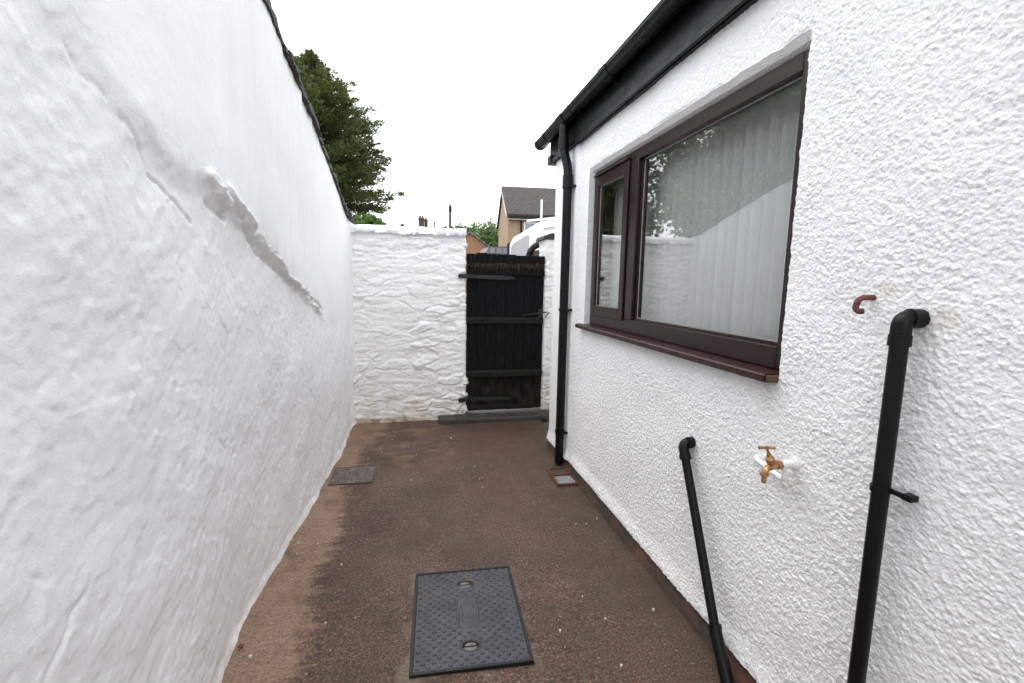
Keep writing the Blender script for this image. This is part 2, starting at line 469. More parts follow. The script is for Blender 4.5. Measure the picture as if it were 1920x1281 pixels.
M_brass = NM('weathered_brass', 0.38, (0.52, 0.30, 0.13), 0.85)
M_brass.col(M_brass.ramp(M_brass.noise(60, 5), [(0.3, (0.30, 0.155, 0.065)), (0.65, (0.62, 0.38, 0.19))])); M_brass.rough(M_brass.ramp(M_brass.noise(90, 4), [(0.3, 0.3), (0.7, 0.55)])); M_brass = M_brass.m
M_wpipe = simple('white_painted_pipe', (0.80, 0.80, 0.79), 0.45, 0, 0.04, 30, 0.001)
M_rust = simple('rusty_brown_pipe', (0.13, 0.045, 0.030), 0.55, 0.2, 0.55, 45, 0.002)
# cast iron cover
a = NM('worn_steel_plate', 0.45, (0.1, 0.1, 0.11), 0.35)
dm = a.ramp(a.noise(5.5, 6, 0.65), [(0.50, 0.0), (0.64, 1.0)])
X_, Y_, Z_ = a.xyz()
topm = a.math('MULTIPLY', a.math('SUBTRACT', Y_, 0.05), 6.0, True)
dm = a.math('MULTIPLY', dm, topm)
c1 = a.ramp(a.noise(40, 5), [(0.3, (0.034, 0.0345, 0.040)), (0.7, (0.060, 0.061, 0.070))])
c1 = a.mix(a.math('MULTIPLY', dm, 0.7), c1, (0.10, 0.085, 0.065))
c1 = a.mix(a.ramp(a.noise(9, 6, 0.7), [(0.52, 0.0), (0.68, 0.45)]), c1, (0.018, 0.016, 0.014))
spk = a.ramp(a.noise(150, 1, 0.4), [(0.76, 0.0), (0.79, 1.0)])
c1 = a.mix(a.math('MULTIPLY', spk, 0.5), c1, (0.4, 0.38, 0.35))
a.col(c1).rough(a.ramp(a.noise(12, 5), [(0.3, 0.36), (0.7, 0.58)])).bump(a.noise(120, 4), 0.0008)
M_plate = a.m
M_platerim = simple('dark_steel_rim', (0.006, 0.006, 0.0065), 0.5, 0.3, 0.3, 20)
M_key = simple('pale_keyhole_pocket', (0.14, 0.13, 0.115), 0.55, 0.2, 0.3, 30)
a = NM('old_iron_cover', 0.6)
a.col(a.ramp(a.noise(22, 6, 0.7), [(0.35, (0.06, 0.047, 0.04)), (0.55, (0.13, 0.105, 0.09)), (0.7, (0.22, 0.19, 0.17))])).bump(a.noise(40, 6, 0.7), 0.008)
M_oldcover = a.m
M_redpaint = simple('worn_red_brown_paint', (0.10, 0.030, 0.020), 0.65, 0, 0.5, 25, 0.003)
a = NM('plinth_red_brown', 0.55)
c1 = a.ramp(a.noise(9, 6, 0.65, vec=a.mapped((1, 0.5, 1))), [(0.35, (0.022, 0.016, 0.011)), (0.55, (0.048, 0.026, 0.017)), (0.74, (0.12, 0.042, 0.026))])
a.col(c1).bump(a.noise(40, 6), 0.006); M_plinth = a.m
M_step = NM('dark_damp_stone', 0.55)
M_step.col(M_step.ramp(M_step.noise(9, 7, 0.65), [(0.3, (0.022, 0.022, 0.017)), (0.65, (0.065, 0.060, 0.045))])).bump(M_step.noise(50, 6, 0.7), 0.006); M_step = M_step.m
M_slate = NM('dark_slate_edge', 0.75)
M_slate.col(M_slate.ramp(M_slate.noise(16, 5, 0.7), [(0.35, (0.012, 0.010, 0.009)), (0.6, (0.055, 0.045, 0.038)), (0.74, (0.20, 0.17, 0.14)), (0.80, (0.6, 0.58, 0.55))])).bump(M_slate.noise(60, 5), 0.01); M_slate = M_slate.m
M_grate = simple('grey_grate', (0.32, 0.34, 0.36), 0.45, 0.2, 0.75, 90)
M_debris = simple('pale_debris', (0.55, 0.50, 0.42), 0.8)
M_vanw = simple('white_van_paint', (0.86, 0.86, 0.86), 0.25, 0, 0.01, 3)
M_vang = simple('pale_van_window', (0.42, 0.43, 0.43), 0.08, 0, 0.08, 3)
def brick_mat(name, c1, c2, mo, bw=0.225, rh=0.075, axis='x'):
    a = NM(name, 0.85)
    b = a.n('ShaderNodeTexBrick'); b.inputs['Scale'].default_value = 1; b.inputs['Brick Width'].default_value = bw; b.inputs['Row Height'].default_value = rh
    b.inputs['Mortar Size'].default_value = 0.008; b.inputs['Color1'].default_value = (*c1, 1); b.inputs['Color2'].default_value = (*c2, 1); b.inputs['Mortar'].default_value = (*mo, 1)
    s_ = a.n('ShaderNodeSeparateXYZ'); c_ = a.n('ShaderNodeCombineXYZ'); a.l(a.co.outputs['Object'], s_.inputs[0])
    a.l(a.math('ADD', s_.outputs[0], s_.outputs[1]), c_.inputs[0]); a.l(s_.outputs[2], c_.inputs[1]); a.l(c_.outputs[0], b.inputs['Vector'])
    a.col(a.mix(0.35, b.outputs[0], a.ramp(a.noise(0.8, 6), [(0.3, tuple(x * 0.6 for x in c1)), (0.7, c2)]))); return a.m
M_brick = brick_mat('buff_brick', (0.33, 0.22, 0.125), (0.42, 0.29, 0.175), (0.40, 0.34, 0.26))
M_brick2 = brick_mat('orange_brick', (0.34, 0.175, 0.095), (0.42, 0.23, 0.13), (0.36, 0.28, 0.2))
M_brick3 = brick_mat('dark_brick', (0.07, 0.045, 0.035), (0.10, 0.06, 0.045), (0.08, 0.07, 0.06))
M_stone = NM('brown_rubble_stone', 0.85)
M_stone.col(M_stone.ramp(M_stone.voro(9).outputs['Distance'], [(0.1, (0.16, 0.10, 0.065)), (0.5, (0.07, 0.05, 0.035)), (0.7, (0.03, 0.025, 0.02))])).bump(M_stone.noise(25, 6), 0.03); M_stone = M_stone.m
def tile_mat(name, c1, c2, rh=0.3):
    a = NM(name, 0.8)
    X_, Y_, Z_ = a.xyz()
    b = a.n('ShaderNodeTexBrick'); b.inputs['Scale'].default_value = 1; b.inputs['Brick Width'].default_value = 0.3; b.inputs['Row Height'].default_value = rh; b.inputs['Mortar Size'].default_value = 0.03
    b.inputs['Color1'].default_value = (*c1, 1); b.inputs['Color2'].default_value = (*c2, 1); b.inputs['Mortar'].default_value = (*[x * 0.5 for x in c1], 1)
    c_ = a.n('ShaderNodeCombineXYZ'); a.l(X_, c_.inputs[0]); a.l(a.math('ADD', Z_, Y_), c_.inputs[1]); a.l(c_.outputs[0], b.inputs['Vector'])
    a.col(b.outputs[0]); return a.m
M_tile = tile_mat('dark_brown_tiles', (0.036, 0.027, 0.025), (0.056, 0.042, 0.039))
M_tile2 = tile_mat('grey_slates', (0.20, 0.185, 0.19), (0.26, 0.24, 0.25))
M_tileh = tile_mat('charcoal_tiles', (0.03, 0.03, 0.032), (0.045, 0.045, 0.047))
M_whitep = simple('white_joinery', (0.8, 0.8, 0.8), 0.5, 0, 0.02)
M_pane = simple('grey_far_pane', (0.30, 0.34, 0.38), 0.15, 0, 0.2, 3)
M_bargeb = simple('pale_verge', (0.55, 0.50, 0.44), 0.7)
M_pole = simple('weathered_pole', (0.12, 0.085, 0.065), 0.8, 0, 0.3, 6)
def leaf_mat(name, c1, c2, sc=2.0, rough=0.6, trans=0.25):
    a = NM(name, rough, spec=0.3)
    oi = a.n('ShaderNodeNewGeometry')
    mixn = a.mix(0.5, a.noise(sc, 4), oi.outputs['Random Per Island'])
    a.col(a.ramp(mixn, [(0.3, c1), (0.7, c2)]))
    a.b.inputs['Subsurface Weight'].default_value = 0.0
    tr = a.n('ShaderNodeBsdfTranslucent'); tr.inputs[0].default_value = (*[min(1, x * 1.6) for x in c2], 1)
    mx = a.n('ShaderNodeMixShader'); mx.inputs[0].default_value = trans
    out = [n for n in a.t.nodes if n.type == 'OUTPUT_MATERIAL'][0]
    a.l(a.b.outputs[0], mx.inputs[1]); a.l(tr.outputs[0], mx.inputs[2]); a.l(mx.outputs[0], out.inputs[0])
    return a.m
M_needle = leaf_mat('conifer_needles', (0.008, 0.022, 0.009), (0.125, 0.155, 0.040), 2.2, trans=0.25)
M_leafA = leaf_mat('hedge_leaves', (0.045, 0.085, 0.022), (0.12, 0.19, 0.055), 0.5)
M_leafB = leaf_mat('airy_leaves', (0.16, 0.20, 0.12), (0.28, 0.32, 0.20), 0.6)
M_leafC = leaf_mat('dark_leaves', (0.04, 0.07, 0.022), (0.12, 0.16, 0.05), 0.5, trans=0.35)
M_bark = simple('brown_bark', (0.07, 0.05, 0.038), 0.9, 0, 0.4, 8, 0.02)

# ------------------------------------------------------------------ ground
g = MB(); g.box(-220, -120, -0.30, 220, 400, -0.03)
struct(g.build('ground', M_earth), 'grey lane and ground beyond the yard wall')
# yard floor: real gentle unevenness
xs = np.linspace(-1.2, 1.45, 160); ys = np.linspace(-2.5, 5.6, 420)
XX, YY = np.meshgrid(xs, ys, indexing='ij')
ZZ = 0.006 * fbm(XX * 1.3, YY * 1.3, 3, 4) + 0.0015 * fbm(XX * 14, YY * 14, 8, 3)
fl = np_mesh('path', np.stack([XX, YY, ZZ - 0.002], -1).reshape(-1, 3), grid_faces(160, 420), M_floor)
struct(fl, 'brown damp concrete yard floor with pale margin')

# ------------------------------------------------------------------ tall left wall
lw = root('rendered_wall', 'tall lumpy whitewashed render wall with diagonal crack along left side of yard', 'wall', (-0.8, 2, 0))
ya = np.concatenate([np.arange(-2.2, 0.75, 0.03), np.arange(0.75, 3.2, 0.0062), np.arange(3.2, 5.32, 0.0085)])
nz_ = 400
tz = np.linspace(0, 1, nz_)
def z_top(y): return np.interp(y, [-3, 2.0, 2.48, 2.89, 3.5, 4.21, 4.8, 5.14, 5.34], [3.25, 2.96, 2.89, 2.815, 2.71, 2.53, 2.36, 2.255, 2.20])
def x_base(y): return np.interp(y, [-3, 1.6, 1.9, 2.1, 2.5, 3.0, 3.5, 4.2, 5.1, 5.4], [-0.78, -0.775, -0.785, -0.81, -0.80, -0.765, -0.73, -0.685, -0.69, -0.69])
Yg = np.repeat(ya[:, None], nz_, 1)
Zg = z_top(ya)[:, None] * tz[None, :]
KR = 1.0
_ry = np.array([-3, 1.0, 1.144, 1.196, 1.248, 1.337, 1.43, 1.541, 1.66, 1.76, 2.078, 2.528, 2.937, 3.492, 3.9, 6])
_rz = np.array([2.6, 2.22, 2.161, 2.135, 2.115, 2.077, 2.041, 1.995, 1.974, 1.955, 1.898, 1.756, 1.609, 1.431, 1.30, 0.9])
ridge = np.interp(Yg, _ry, _rz)
ridge = ridge + 0.018 * fbm(Yg * 6, Zg * 6, 31, 3)
d = Zg - ridge
end = 1 - sstep(3.5, 3.85, Yg)
base_x = x_base(Yg)
up = sstep(1.1, 2.6, Zg)
far_ = sstep(3.2, 5.1, Yg)
xt_ = -0.672
X0 = base_x + (xt_ - base_x) * sstep(0.3, 2.7, Zg) ** 0.9
X0 += 0.012 * np.sin(np.clip(Zg / 1.4, 0, 1) * PI) * (1 - far_)
rough_low = 1 - sstep(-0.05, 0.10, d)
rough_low = 0.12 + 0.88 * rough_low
# diagonal trowelled coordinates
ca, sa = math.cos(0.9), math.sin(0.9)
A = Yg * ca + Zg * sa; B = -Yg * sa + Zg * ca
h = 0.015 * fbm(Yg * 1.4, Zg * 1.4, 1, 2) * (0.35 + 0.65 * rough_low)
h += rough_low * (0.0052 * fbm(A * 2.4, B * 4.2, 4, 4, 0.5))
rd_ = 1 - np.abs(fbm(A * 2.6, B * 4.2, 14, 3, 0.5)) * 2.2
h += rough_low * 0.0011 * np.clip(rd_, 0, 1) ** 3
h += rough_low * 0.0017 * fbm(Yg * 22, Zg * 22, 9, 4, 0.6) * (0.4 + 0.6 * sstep(-0.3, 0.5, fbm(Yg * 2, Zg * 2, 77, 2)))
# sparse flakes: stepped paint layers
fk = fbm(Yg * 5 + 3, Zg * 5, 51, 4, 0.55)
h += rough_low * 0.0020 * sstep(0.19, 0.25, fk) - rough_low * 0.0018 * sstep(0.29, 0.35, -fk)
# overhanging lip of the upper coat; a sloping band below it
lipw = np.interp(Yg, [0, 1.6, 2.0, 6], [0.115, 0.105, 0.05, 0.045])
lip = np.interp(Yg, [0, 1.1, 1.5, 1.75, 6], [0.012, 0.016, 0.026, 0.033, 0.030]) * sstep(0, 1, 1 + d / lipw) * (0.75 + 0.4 * fbm(Yg * 2.2, Yg * 0, 61, 2))
lip_sharp = 0.012 * sstep(-0.012, 0.006, d) * sstep(1.9, 2.2, Yg) * (0.6 + 0.8 * fbm(Yg * 9, Yg * 0, 62, 3))
h += (lip + lip_sharp) * end * sstep(0.9, 1.3, Yg) - 0.026 * sstep(0, 0.6, d) * end
# broken lumps under the lip
def lump(yc, zc, ry, rz, amp, sharp=0.35, rot=0.0):
    yc, zc = yc * KR, 1.62 + (zc - 1.62) * KR
    cy, sy = math.cos(rot), math.sin(rot)
    dy = (Yg - yc) * cy + (Zg - zc) * sy; dz = -(Yg - yc) * sy + (Zg - zc) * cy
    q = np.sqrt((dy / ry) ** 2 + (dz / rz) ** 2) + 0.22 * fbm(Yg * 14, Zg * 14, 41, 3)
    return amp * (1 - sstep(1 - sharp, 1.0, q))
for yc, zc, ry, rz, amp, rt in ((1.80, 1.965, 0.055, 0.022, 0.016, -0.3), (1.90, 1.912, 0.085, 0.020, 0.022, -0.35), (2.02, 1.93, 0.10, 0.018, 0.014, -0.4), (2.20, 1.872, 0.10, 0.012, 0.013, -0.45),
                                (2.43, 1.775, 0.10, 0.013, 0.012, -0.35), (2.62, 1.722, 0.10, 0.012, 0.014, -0.3), (2.95, 1.60, 0.16, 0.013, 0.013, -0.28), (3.25, 1.515, 0.16, 0.012, 0.012, -0.28)):
    h += lump(yc, zc, ry, rz, amp, 0.3, rt)
def crack(pts, wid, dep, seed):
    global h
    best = np.full(Yg.shape, 9.0); 
    wy = Yg + 0.010 * fbm(Yg * 18, Zg * 18, seed, 3); wz = Zg + 0.010 * fbm(Yg * 18, Zg * 18, seed + 3, 3)
    for (y0, z0), (y1, z1) in zip(pts[:-1], pts[1:]):
        vy, vz = y1 - y0, z1 - z0; L = vy * vy + vz * vz
        t_ = np.clip(((wy - y0) * vy + (wz - z0) * vz) / L, 0, 1)
        best = np.minimum(best, np.hypot(wy - y0 - t_ * vy, wz - z0 - t_ * vz))
    h = h - dep * np.exp(-(best / wid) ** 2)
crack([(1.46, 1.899), (1.548, 1.871), (1.588, 1.852), (1.638, 1.828), (1.696, 1.802)], 0.0045, 0.010, 81)
crack([(1.794, 1.881), (1.884, 1.858), (2.003, 1.849)], 0.008, 0.016, 85)
crack([(2.06, 1.895), (2.187, 1.835), (2.386, 1.746), (2.637, 1.678), (3.057, 1.559), (3.663, 1.401)], 0.009, 0.020, 88)
crack([(3.663, 1.401), (3.80, 1.296), (3.73, 1.22)], 0.005, 0.005, 91)
crack([(1.158, 2.09), (1.209, 2.056), (1.269, 2.03)], 0.004, 0.0045, 92)
crack([(1.31, 2.01), (1.346, 1.997), (1.394, 1.964), (1.43, 1.92)], 0.004, 0.004, 95)
crack([(0.985, 1.06), (1.0, 1.043), (1.037, 1.0), (1.075, 1.005)], 0.005, 0.003, 94)
crack([(1.0, 0.80), (1.04, 0.824), (1.114, 0.89), (1.15, 0.90)], 0.008, 0.004, 99)
crack([(0.975, 1.441), (1.02, 1.40), (1.114, 1.332), (1.297, 1.335), (1.365, 1.319)], 0.003, 0.0018, 93)
crack([(1.5, 1.35), (1.58, 1.28), (1.7, 1.27), (1.85, 1.22)], 0.004, 0.0025, 96)
crack([(1.9, 1.0), (2.0, 0.93), (2.12, 0.92)], 0.005, 0.003, 97)
# skirt that kicks out at the ground
h += 0.020 * (1 - sstep(0.0, 0.060, Zg + 0.03 * fbm(Yg * 3, Zg * 0, 71, 3))) * (0.6 + 0.6 * fbm(Yg * 2, Yg * 0, 72, 2))
h[:, 0] += 0.004
Xg = X0 + h
# soft fillet into the back wall
Xg += 0.05 * sstep(5.02, 5.30, Yg) ** 2
V = np.stack([Xg, Yg, Zg - 0.01], -1).reshape(-1, 3)
np_mesh('wall', V, grid_faces(len(ya), nz_, flip=True), M_left, lw)
# solid body behind the face
b = MB()
yy = [-2.2, 2.0, 2.48, 2.89, 3.5, 4.21, 4.8, 5.14, 5.6]
poly = [(y, float(z_top(np.array(y))) - 0.02) for y in yy] + [(5.6, -0.02), (-2.2, -0.02)]
b.prism(poly, 0, -1.45, -1.12)
b.box(-1.2, -2.21, 0, -0.80, -2.19, 3.9)
b.build('wall_back', M_smooth, lw)
# ragged dark slate coping pieces
Xtop = Xg[:, -1]
y = -2.2; k = 0
while y < 5.25:
    L = random.uniform(0.20, 0.42) if y > 2 else 0.6
    y1 = min(y + L, 5.30)
    xa = float(np.interp((y + y1) / 2, ya, Xtop)) + random.uniform(0.012, 0.034)
    za, zb = float(z_top(np.array(y))), float(z_top(np.array(y1)))
    s_ = MB(); th = random.uniform(0.035, 0.058)
    bm = bmesh.new(); n = 8
    lo = [bm.verts.new((xa + random.uniform(-.008, .008), y + (y1 - y) * i / n, za + (zb - za) * i / n - 0.008 + random.uniform(-.005, .005))) for i in range(n + 1)]
    hi = [bm.verts.new((xa - 0.01 + random.uniform(-.008, .008), y + (y1 - y) * i / n, za + (zb - za) * i / n + th + random.uniform(-.010, .008))) for i in range(n + 1)]
    lob = [bm.verts.new((-1.42, y + (y1 - y) * i / n, za + (zb - za) * i / n + 0.005)) for i in range(n + 1)]
    hib = [bm.verts.new((-1.42, y + (y1 - y) * i / n, za + (zb - za) * i / n + th + 0.03)) for i in range(n + 1)]
    for i in range(n):
        bm.faces.new((lo[i], lo[i + 1], hi[i + 1], hi[i])); bm.faces.new((hi[i], hi[i + 1], hib[i + 1], hib[i]))
        bm.faces.new((lo[i + 1], lo[i], lob[i], lob[i + 1])); bm.faces.new((lob[i], hib[i], hib[i + 1], lob[i + 1]))
    bm.faces.new((lo[0], hi[0], hib[0], lob[0])); bm.faces.new((lo[n], lob[n], hib[n], hi[n]))
    bmesh.ops.recalc_face_normals(bm, faces=bm.faces)
    me = bpy.data.meshes.new('coping_slate'); bm.to_mesh(me); bm.free(); me.materials.append(M_slate)
    o = bpy.data.objects.new('coping_slate', me); COL.objects.link(o); o.parent = lw
    y = y1 + 0.003

# ------------------------------------------------------------------ rubble back wall (left of gate)
def rubble_block(x0, x1, y0, y1, z1, seed, flush=True):
    """front face (towards -Y) and the two returns as one wrapped height field"""
    st = 0.009
    xs = np.arange(x0, x1 + st / 2, st); ys = np.arange(y0 + st, y1, 0.02)
    px = np.concatenate([np.full(len(ys), x0), xs, np.full(len(ys), x1)])
    py = np.concatenate([ys[::-1], np.full(len(xs), y0), ys])
    nx_ = np.concatenate([np.full(len(ys), -1.), np.zeros(len(xs)), np.full(len(ys), 1.)])
    ny_ = np.concatenate([np.zeros(len(ys)), np.full(len(xs), -1.), np.zeros(len(ys))])
    s = np.concatenate([[0], np.cumsum(np.hypot(np.diff(px), np.diff(py)))])
    zs = np.arange(-0.02, z1 + 0.001, st)
    U = np.repeat(s[:, None], len(zs), 1); Zz = np.repeat(zs[None, :], len(s), 0)
    wu = U + 0.05 * fbm(U * 3, Zz * 3, seed, 3); wz = Zz + 0.035 * fbm(U * 3.2, Zz * 3.2, seed + 2, 3)
    f1, f2, idv = voro(wu / 0.27, wz / 0.105, seed, 0.9)
    g1, g2, idw = voro(wu / 0.12, wz / 0.05, seed + 7, 0.9)
    vis = 0.35 + 0.65 * sstep(-0.25, 0.35, fbm(U * 2.3, Zz * 3.1, seed + 15, 3))
    hh = vis * (0.013 * sstep(0.0, 0.30, f2 - f1) + 0.022 * (idv - 0.5) * sstep(0.0, 0.2, f2 - f1) + 0.006 * sstep(0, 0.4, g2 - g1) + 0.007 * (idw - 0.5))
    hh = hh * (0.85 + 0.75 * (1 - sstep(0.3, 1.1, Zz)))
    hh += 0.009 * fbm(U * 3.5, Zz * 11, seed + 4, 5, 0.6) + 0.004 * np.clip(1 - np.abs(fbm(U * 4, Zz * 13, seed + 24, 3)) * 3, 0, 1) ** 2 + 0.0022 * fbm(U * 26, Zz * 34, seed + 6, 3)
    hh += 0.02 * (1 - sstep(0.0, 0.25, Zz))
    # plastered-over smooth area
    sm = sstep(0.1, 0.5, fbm(U * 1.5, Zz * 1.5, seed + 12, 2) + 0.1)
    hh = hh * (1 - 0.45 * sm) + 0.008 * sm
    PX = px[:, None] + nx_[:, None] * hh; PY = py[:, None] + ny_[:, None] * hh
    # round the arrises
    return np.stack([PX, PY, Zz], -1).reshape(-1, 3), grid_faces(len(s), len(zs))
def coping_mesh(x0, x1, y0, y1, z0, z1, seed, over=0.03):
    n = 26; xs = np.arange(x0, x1 + 0.001, 0.012)
    T = np.linspace(0, 1, n)
    prof = []
    for t_ in T:       # from under the front lip round over the top to the back
        a_ = t_ * PI * 1.1 - 0.05 * PI
        cy = (y0 + y1) / 2 - math.cos(a_) * abs(math.cos(a_)) ** -0.35 * ((y1 - y0) / 2 + over) if abs(math.cos(a_)) > 1e-3 else (y0 + y1) / 2
        prof.append((cy, z0 + max(0, math.sin(a_)) ** 0.45 * (z1 - z0)))
    prof = [(y0 + 0.05, z0 - 0.008)] + prof + [(y1 - 0.05, z0 - 0.008)]
    P = np.array(prof); XX = np.repeat(xs[:, None], len(P), 1); YY = np.repeat(P[None, :, 0], len(xs), 0); ZZ = np.repeat(P[None, :, 1], len(xs), 0)
    arc = np.repeat(np.linspace(0, 0.7, len(P))[None, :], len(xs), 0)
    n_ = fbm(XX * 5, arc * 7, seed, 4, 0.6)
    YY = YY - 0.012 * n_; ZZ = ZZ + 0.010 * fbm(XX * 4, arc * 5, seed + 3, 3) + np.where(arc < 0.12, 0.010 * fbm(XX * 9, XX * 0, seed + 5, 3), 0)
    Vv = np.stack([XX, YY, ZZ], -1)
    # rounded ends
    cy = (y0 + y1) / 2; cz = (z0 + z1) / 2
    e0 = Vv[:1].copy(); e1 = Vv[-1:].copy()
    e0[..., 0] -= 0.012; e1[..., 0] += 0.012
    e0[..., 1] = cy + (e0[..., 1] - cy) * 0.93; e1[..., 1] = cy + (e1[..., 1] - cy) * 0.93
    e0[..., 2] = cz + (e0[..., 2] - cz) * 0.75; e1[..., 2] = cz + (e1[..., 2] - cz) * 0.75
    c0 = e0.copy(); c1 = e1.copy(); c0[..., 1] = cy; c0[..., 2] = cz; c1[..., 1] = cy; c1[..., 2] = cz
    Vv = np.concatenate([c0, e0, Vv, e1, c1], 0)
    return Vv.reshape(-1, 3), grid_faces(Vv.shape[0], Vv.shape[1])
bw = root('rubble_wall', 'whitewashed rubble stone end wall with rounded coping, left of the black gate', 'wall', (0, 5.4, 0))
V, F = rubble_block(-0.75, 0.582, 5.245, 5.62, 2.125, 11)
np_mesh('wall', V, F, M_rubble, bw)
MB().box(-0.7, 5.30, 0, 0.55, 5.615, 2.12).build('wall_core', M_smooth, bw)
V, F = coping_mesh(-0.74, 0.582, 5.245, 5.62, 2.12, 2.215, 21, 0.05)
np_mesh('coping', V, F, M_smooth, bw)
rw = root('gate_pier', 'narrow whitewashed rubble pier right of the gate under a dark arched coping', 'wall', (1.9, 5.5, 0))
V, F = rubble_block(1.545, 3.2, 5.27, 5.56, 2.13, 45)
np_mesh('wall', V, F, M_rubble, rw)
# stone return running back from the pier
MB().box(1.575, 5.562, 0, 1.95, 6.08, 2.04, 0.02, jit=0.01).build('stone_return', M_stone, rw)
cp = MB()
cp.prism([(1.50, 2.125), (1.515, 2.165), (1.60, 2.195), (3.2, 2.20), (3.2, 2.125)], 1, 5.24, 5.60)
cp.build('coping', M_slate, rw)
arc_pts = [(1.545, 6.12, 1.86), (1.545, 6.11, 1.97), (1.555, 6.05, 2.045), (1.575, 5.92, 2.09), (1.60, 5.76, 2.115), (1.62, 5.6, 2.13)]
MB().tube(arc_pts, 0.042, 10).build('arched_coping', M_slate, rw)
MB().box(1.535, 6.06, 0.0, 1.66, 6.13, 1.93, 0.01, jit=0.006).build('brick_edge', M_brick2, rw)

# ------------------------------------------------------------------ step and gate
st_ = MB()
st_.box(0.27, 5.035, -0.02, 1.78, 5.60, 0.052, 0.012, jit=0.006)
tag(st_.build('stone_step', M_step), 'low dark damp stone step under the black gate', 'step')

gt = root('wooden_gate', 'black ledged timber gate with ragged top, brown splintered band and strap hinges', 'gate', (1.06, 5.27, 0.06))
b = MB(); x = 0.598; nb = 8; wd = (1.528 - 0.598) / nb
tops = [1.915, 1.922, 1.92, 1.915, 1.917, 1.91, 1.905, 1.903]
for i in range(nb):
    b.box(x + i * wd + 0.002, 5.262 + random.uniform(-.001, .002), 0.082 + random.uniform(-.006, .004), x + (i + 1) * wd - 0.002, 5.282, tops[i], 0.003, jit=0.0015)
b.box(0.60, 5.2825, 0.10, 1.526, 5.290, 1.89); b.build('boards', M_gate, gt)
b = MB()
for i in range(nb):     # upper cover boards, broken off at the foot
    b.box(x + i * wd + 0.001, 5.244, 1.83 + random.uniform(-.01, .01), x + (i + 1) * wd - 0.001, 5.2605, tops[i] + 0.02 + random.uniform(-.004, .004), 0.003, jit=0.002)
b.build('top_boards', M_gate, gt)
b = MB(); q = x + 0.004
while q < 1.52:       # splintered fibres
    w_ = random.uniform(0.004, 0.014); zl = 1.752 + random.uniform(-0.012, 0.035)
    y_ = 5.244 + random.uniform(0, 0.010)
    b.prism([(q, 1.845), (q + w_, 1.845), (q + w_ * random.uniform(0.5, 0.9), zl + random.uniform(0, .01)), (q + w_ * random.uniform(0.1, 0.5), zl)], 1, y_, y_ + 0.005)
    q += w_ * 0.9
b.build('splintered_band', M_rot, gt)
b = MB(); b.box(0.60, 5.225, 1.695, 1.525, 5.261, 1.755, 0.005); b.build('top_rail', M_gate, gt)
for zc, hh_ in ((1.165, 0.07), (0.53, 0.075)):
    b = MB(); b.prism([(5.2605, zc - hh_ / 2), (5.232, zc - hh_ / 2), (5.228, zc + hh_ / 2 - 0.018), (5.245, zc + hh_ / 2), (5.2605, zc + hh_ / 2)], 0, 0.604, 1.522)
    b.build('ledge', M_ledge, gt)
b = MB(); b.box(0.604, 5.235, 0.09, 1.3, 5.2605, 0.135, 0.005, jit=0.003); b.build('ledge', M_ledge, gt)
b = MB()
b.prism([(0.585, 1.655), (1.05, 1.64), (1.165, 1.655), (1.15, 1.67), (1.05, 1.69), (0.585, 1.695)], 1, 5.212, 5.224)
b.box(0.50, 5.19, 1.650, 0.60, 5.225, 1.700, 0.006)
for xx in (0.66, 0.82, 0.98, 1.1): b.tube([(xx, 5.212, 1.672), (xx, 5.206, 1.672)], 0.008, 10)
b.build('strap_hinge', M_iron, gt)
b = MB()
b.prism([(0.585, 0.205), (1.12, 0.195), (1.145, 0.215), (1.12, 0.235), (0.585, 0.25)], 1, 5.249, 5.2605)
b.box(0.505, 5.19, 0.205, 0.60, 5.255, 0.255, 0.006)
for xx in (0.70, 0.86, 1.02): b.tube([(xx, 5.249, 0.222), (xx, 5.243, 0.222)], 0.008, 10)
b.build('strap_hinge', M_iron, gt)
b = MB()
b.tube([(1.27, 5.235, 1.225), (1.44, 5.232, 1.25), (1.57, 5.225, 1.268)], 0.008, 8)
b.box(1.46, 5.232, 1.20, 1.50, 5.2605, 1.30, 0.004); b.tube([(1.495, 5.235, 1.31), (1.495, 5.22, 1.335)], 0.008, 8)
b.tube([(1.545, 5.22, 1.20), (1.56, 5.215, 1.24), (1.59, 5.215, 1.262)], 0.007, 8)
b.build('latch', M_iron, gt)

# ------------------------------------------------------------------ the bungalow
HX = 1.33
hs = root('bungalow', 'white roughcast bungalow with black eaves and mahogany picture window, right of the yard', 'house', (3.5, 1, 0))
ycoarse = np.arange(-2.5, 0.45, 0.04)
yv = np.concatenate([ycoarse, np.arange(0.45, 2.2, 0.0033), np.arange(2.2, 3.0, 0.0045), np.arange(3.0, 4.2001, 0.0068)])
zv = np.arange(0.075, 2.80, 0.0037)
oy0, oy1, oz0, oz1 = 1.415, 3.415, 1.288, 2.492
i0 = int(np.argmin(abs(yv - oy0))); i1 = int(np.argmin(abs(yv - oy1))); j0 = int(np.argmin(abs(zv - oz0))); j1 = int(np.argmin(abs(zv - oz1)))
yv[i0] = oy0; yv[i1] = oy1; zv[j0] = oz0; zv[j1] = oz1
YG = np.repeat(yv[:, None], len(zv), 1); ZG = np.repeat(zv[None, :], len(yv), 0)
wy = YG + 0.004 * fbm(YG * 30, ZG * 30, 5, 2); wz = ZG + 0.004 * fbm(YG * 30, ZG * 30, 6, 2)
f1, f2, idv = voro(wy / 0.0125, wz / 0.0118, 3, 0.95)
g1, g2, idw = voro(wy / 0.0085, wz / 0.008, 8, 0.95)
blob = (1 - sstep(0.1, 0.62, f1)) * (0.35 + 0.65 * idv) * (idv > 0.18)
blob2 = (1 - sstep(0.1, 0.6, g1)) * idw
dens = 0.55 + 0.45 * sstep(-0.35, 0.35, fbm(YG * 5, ZG * 5, 27, 3))
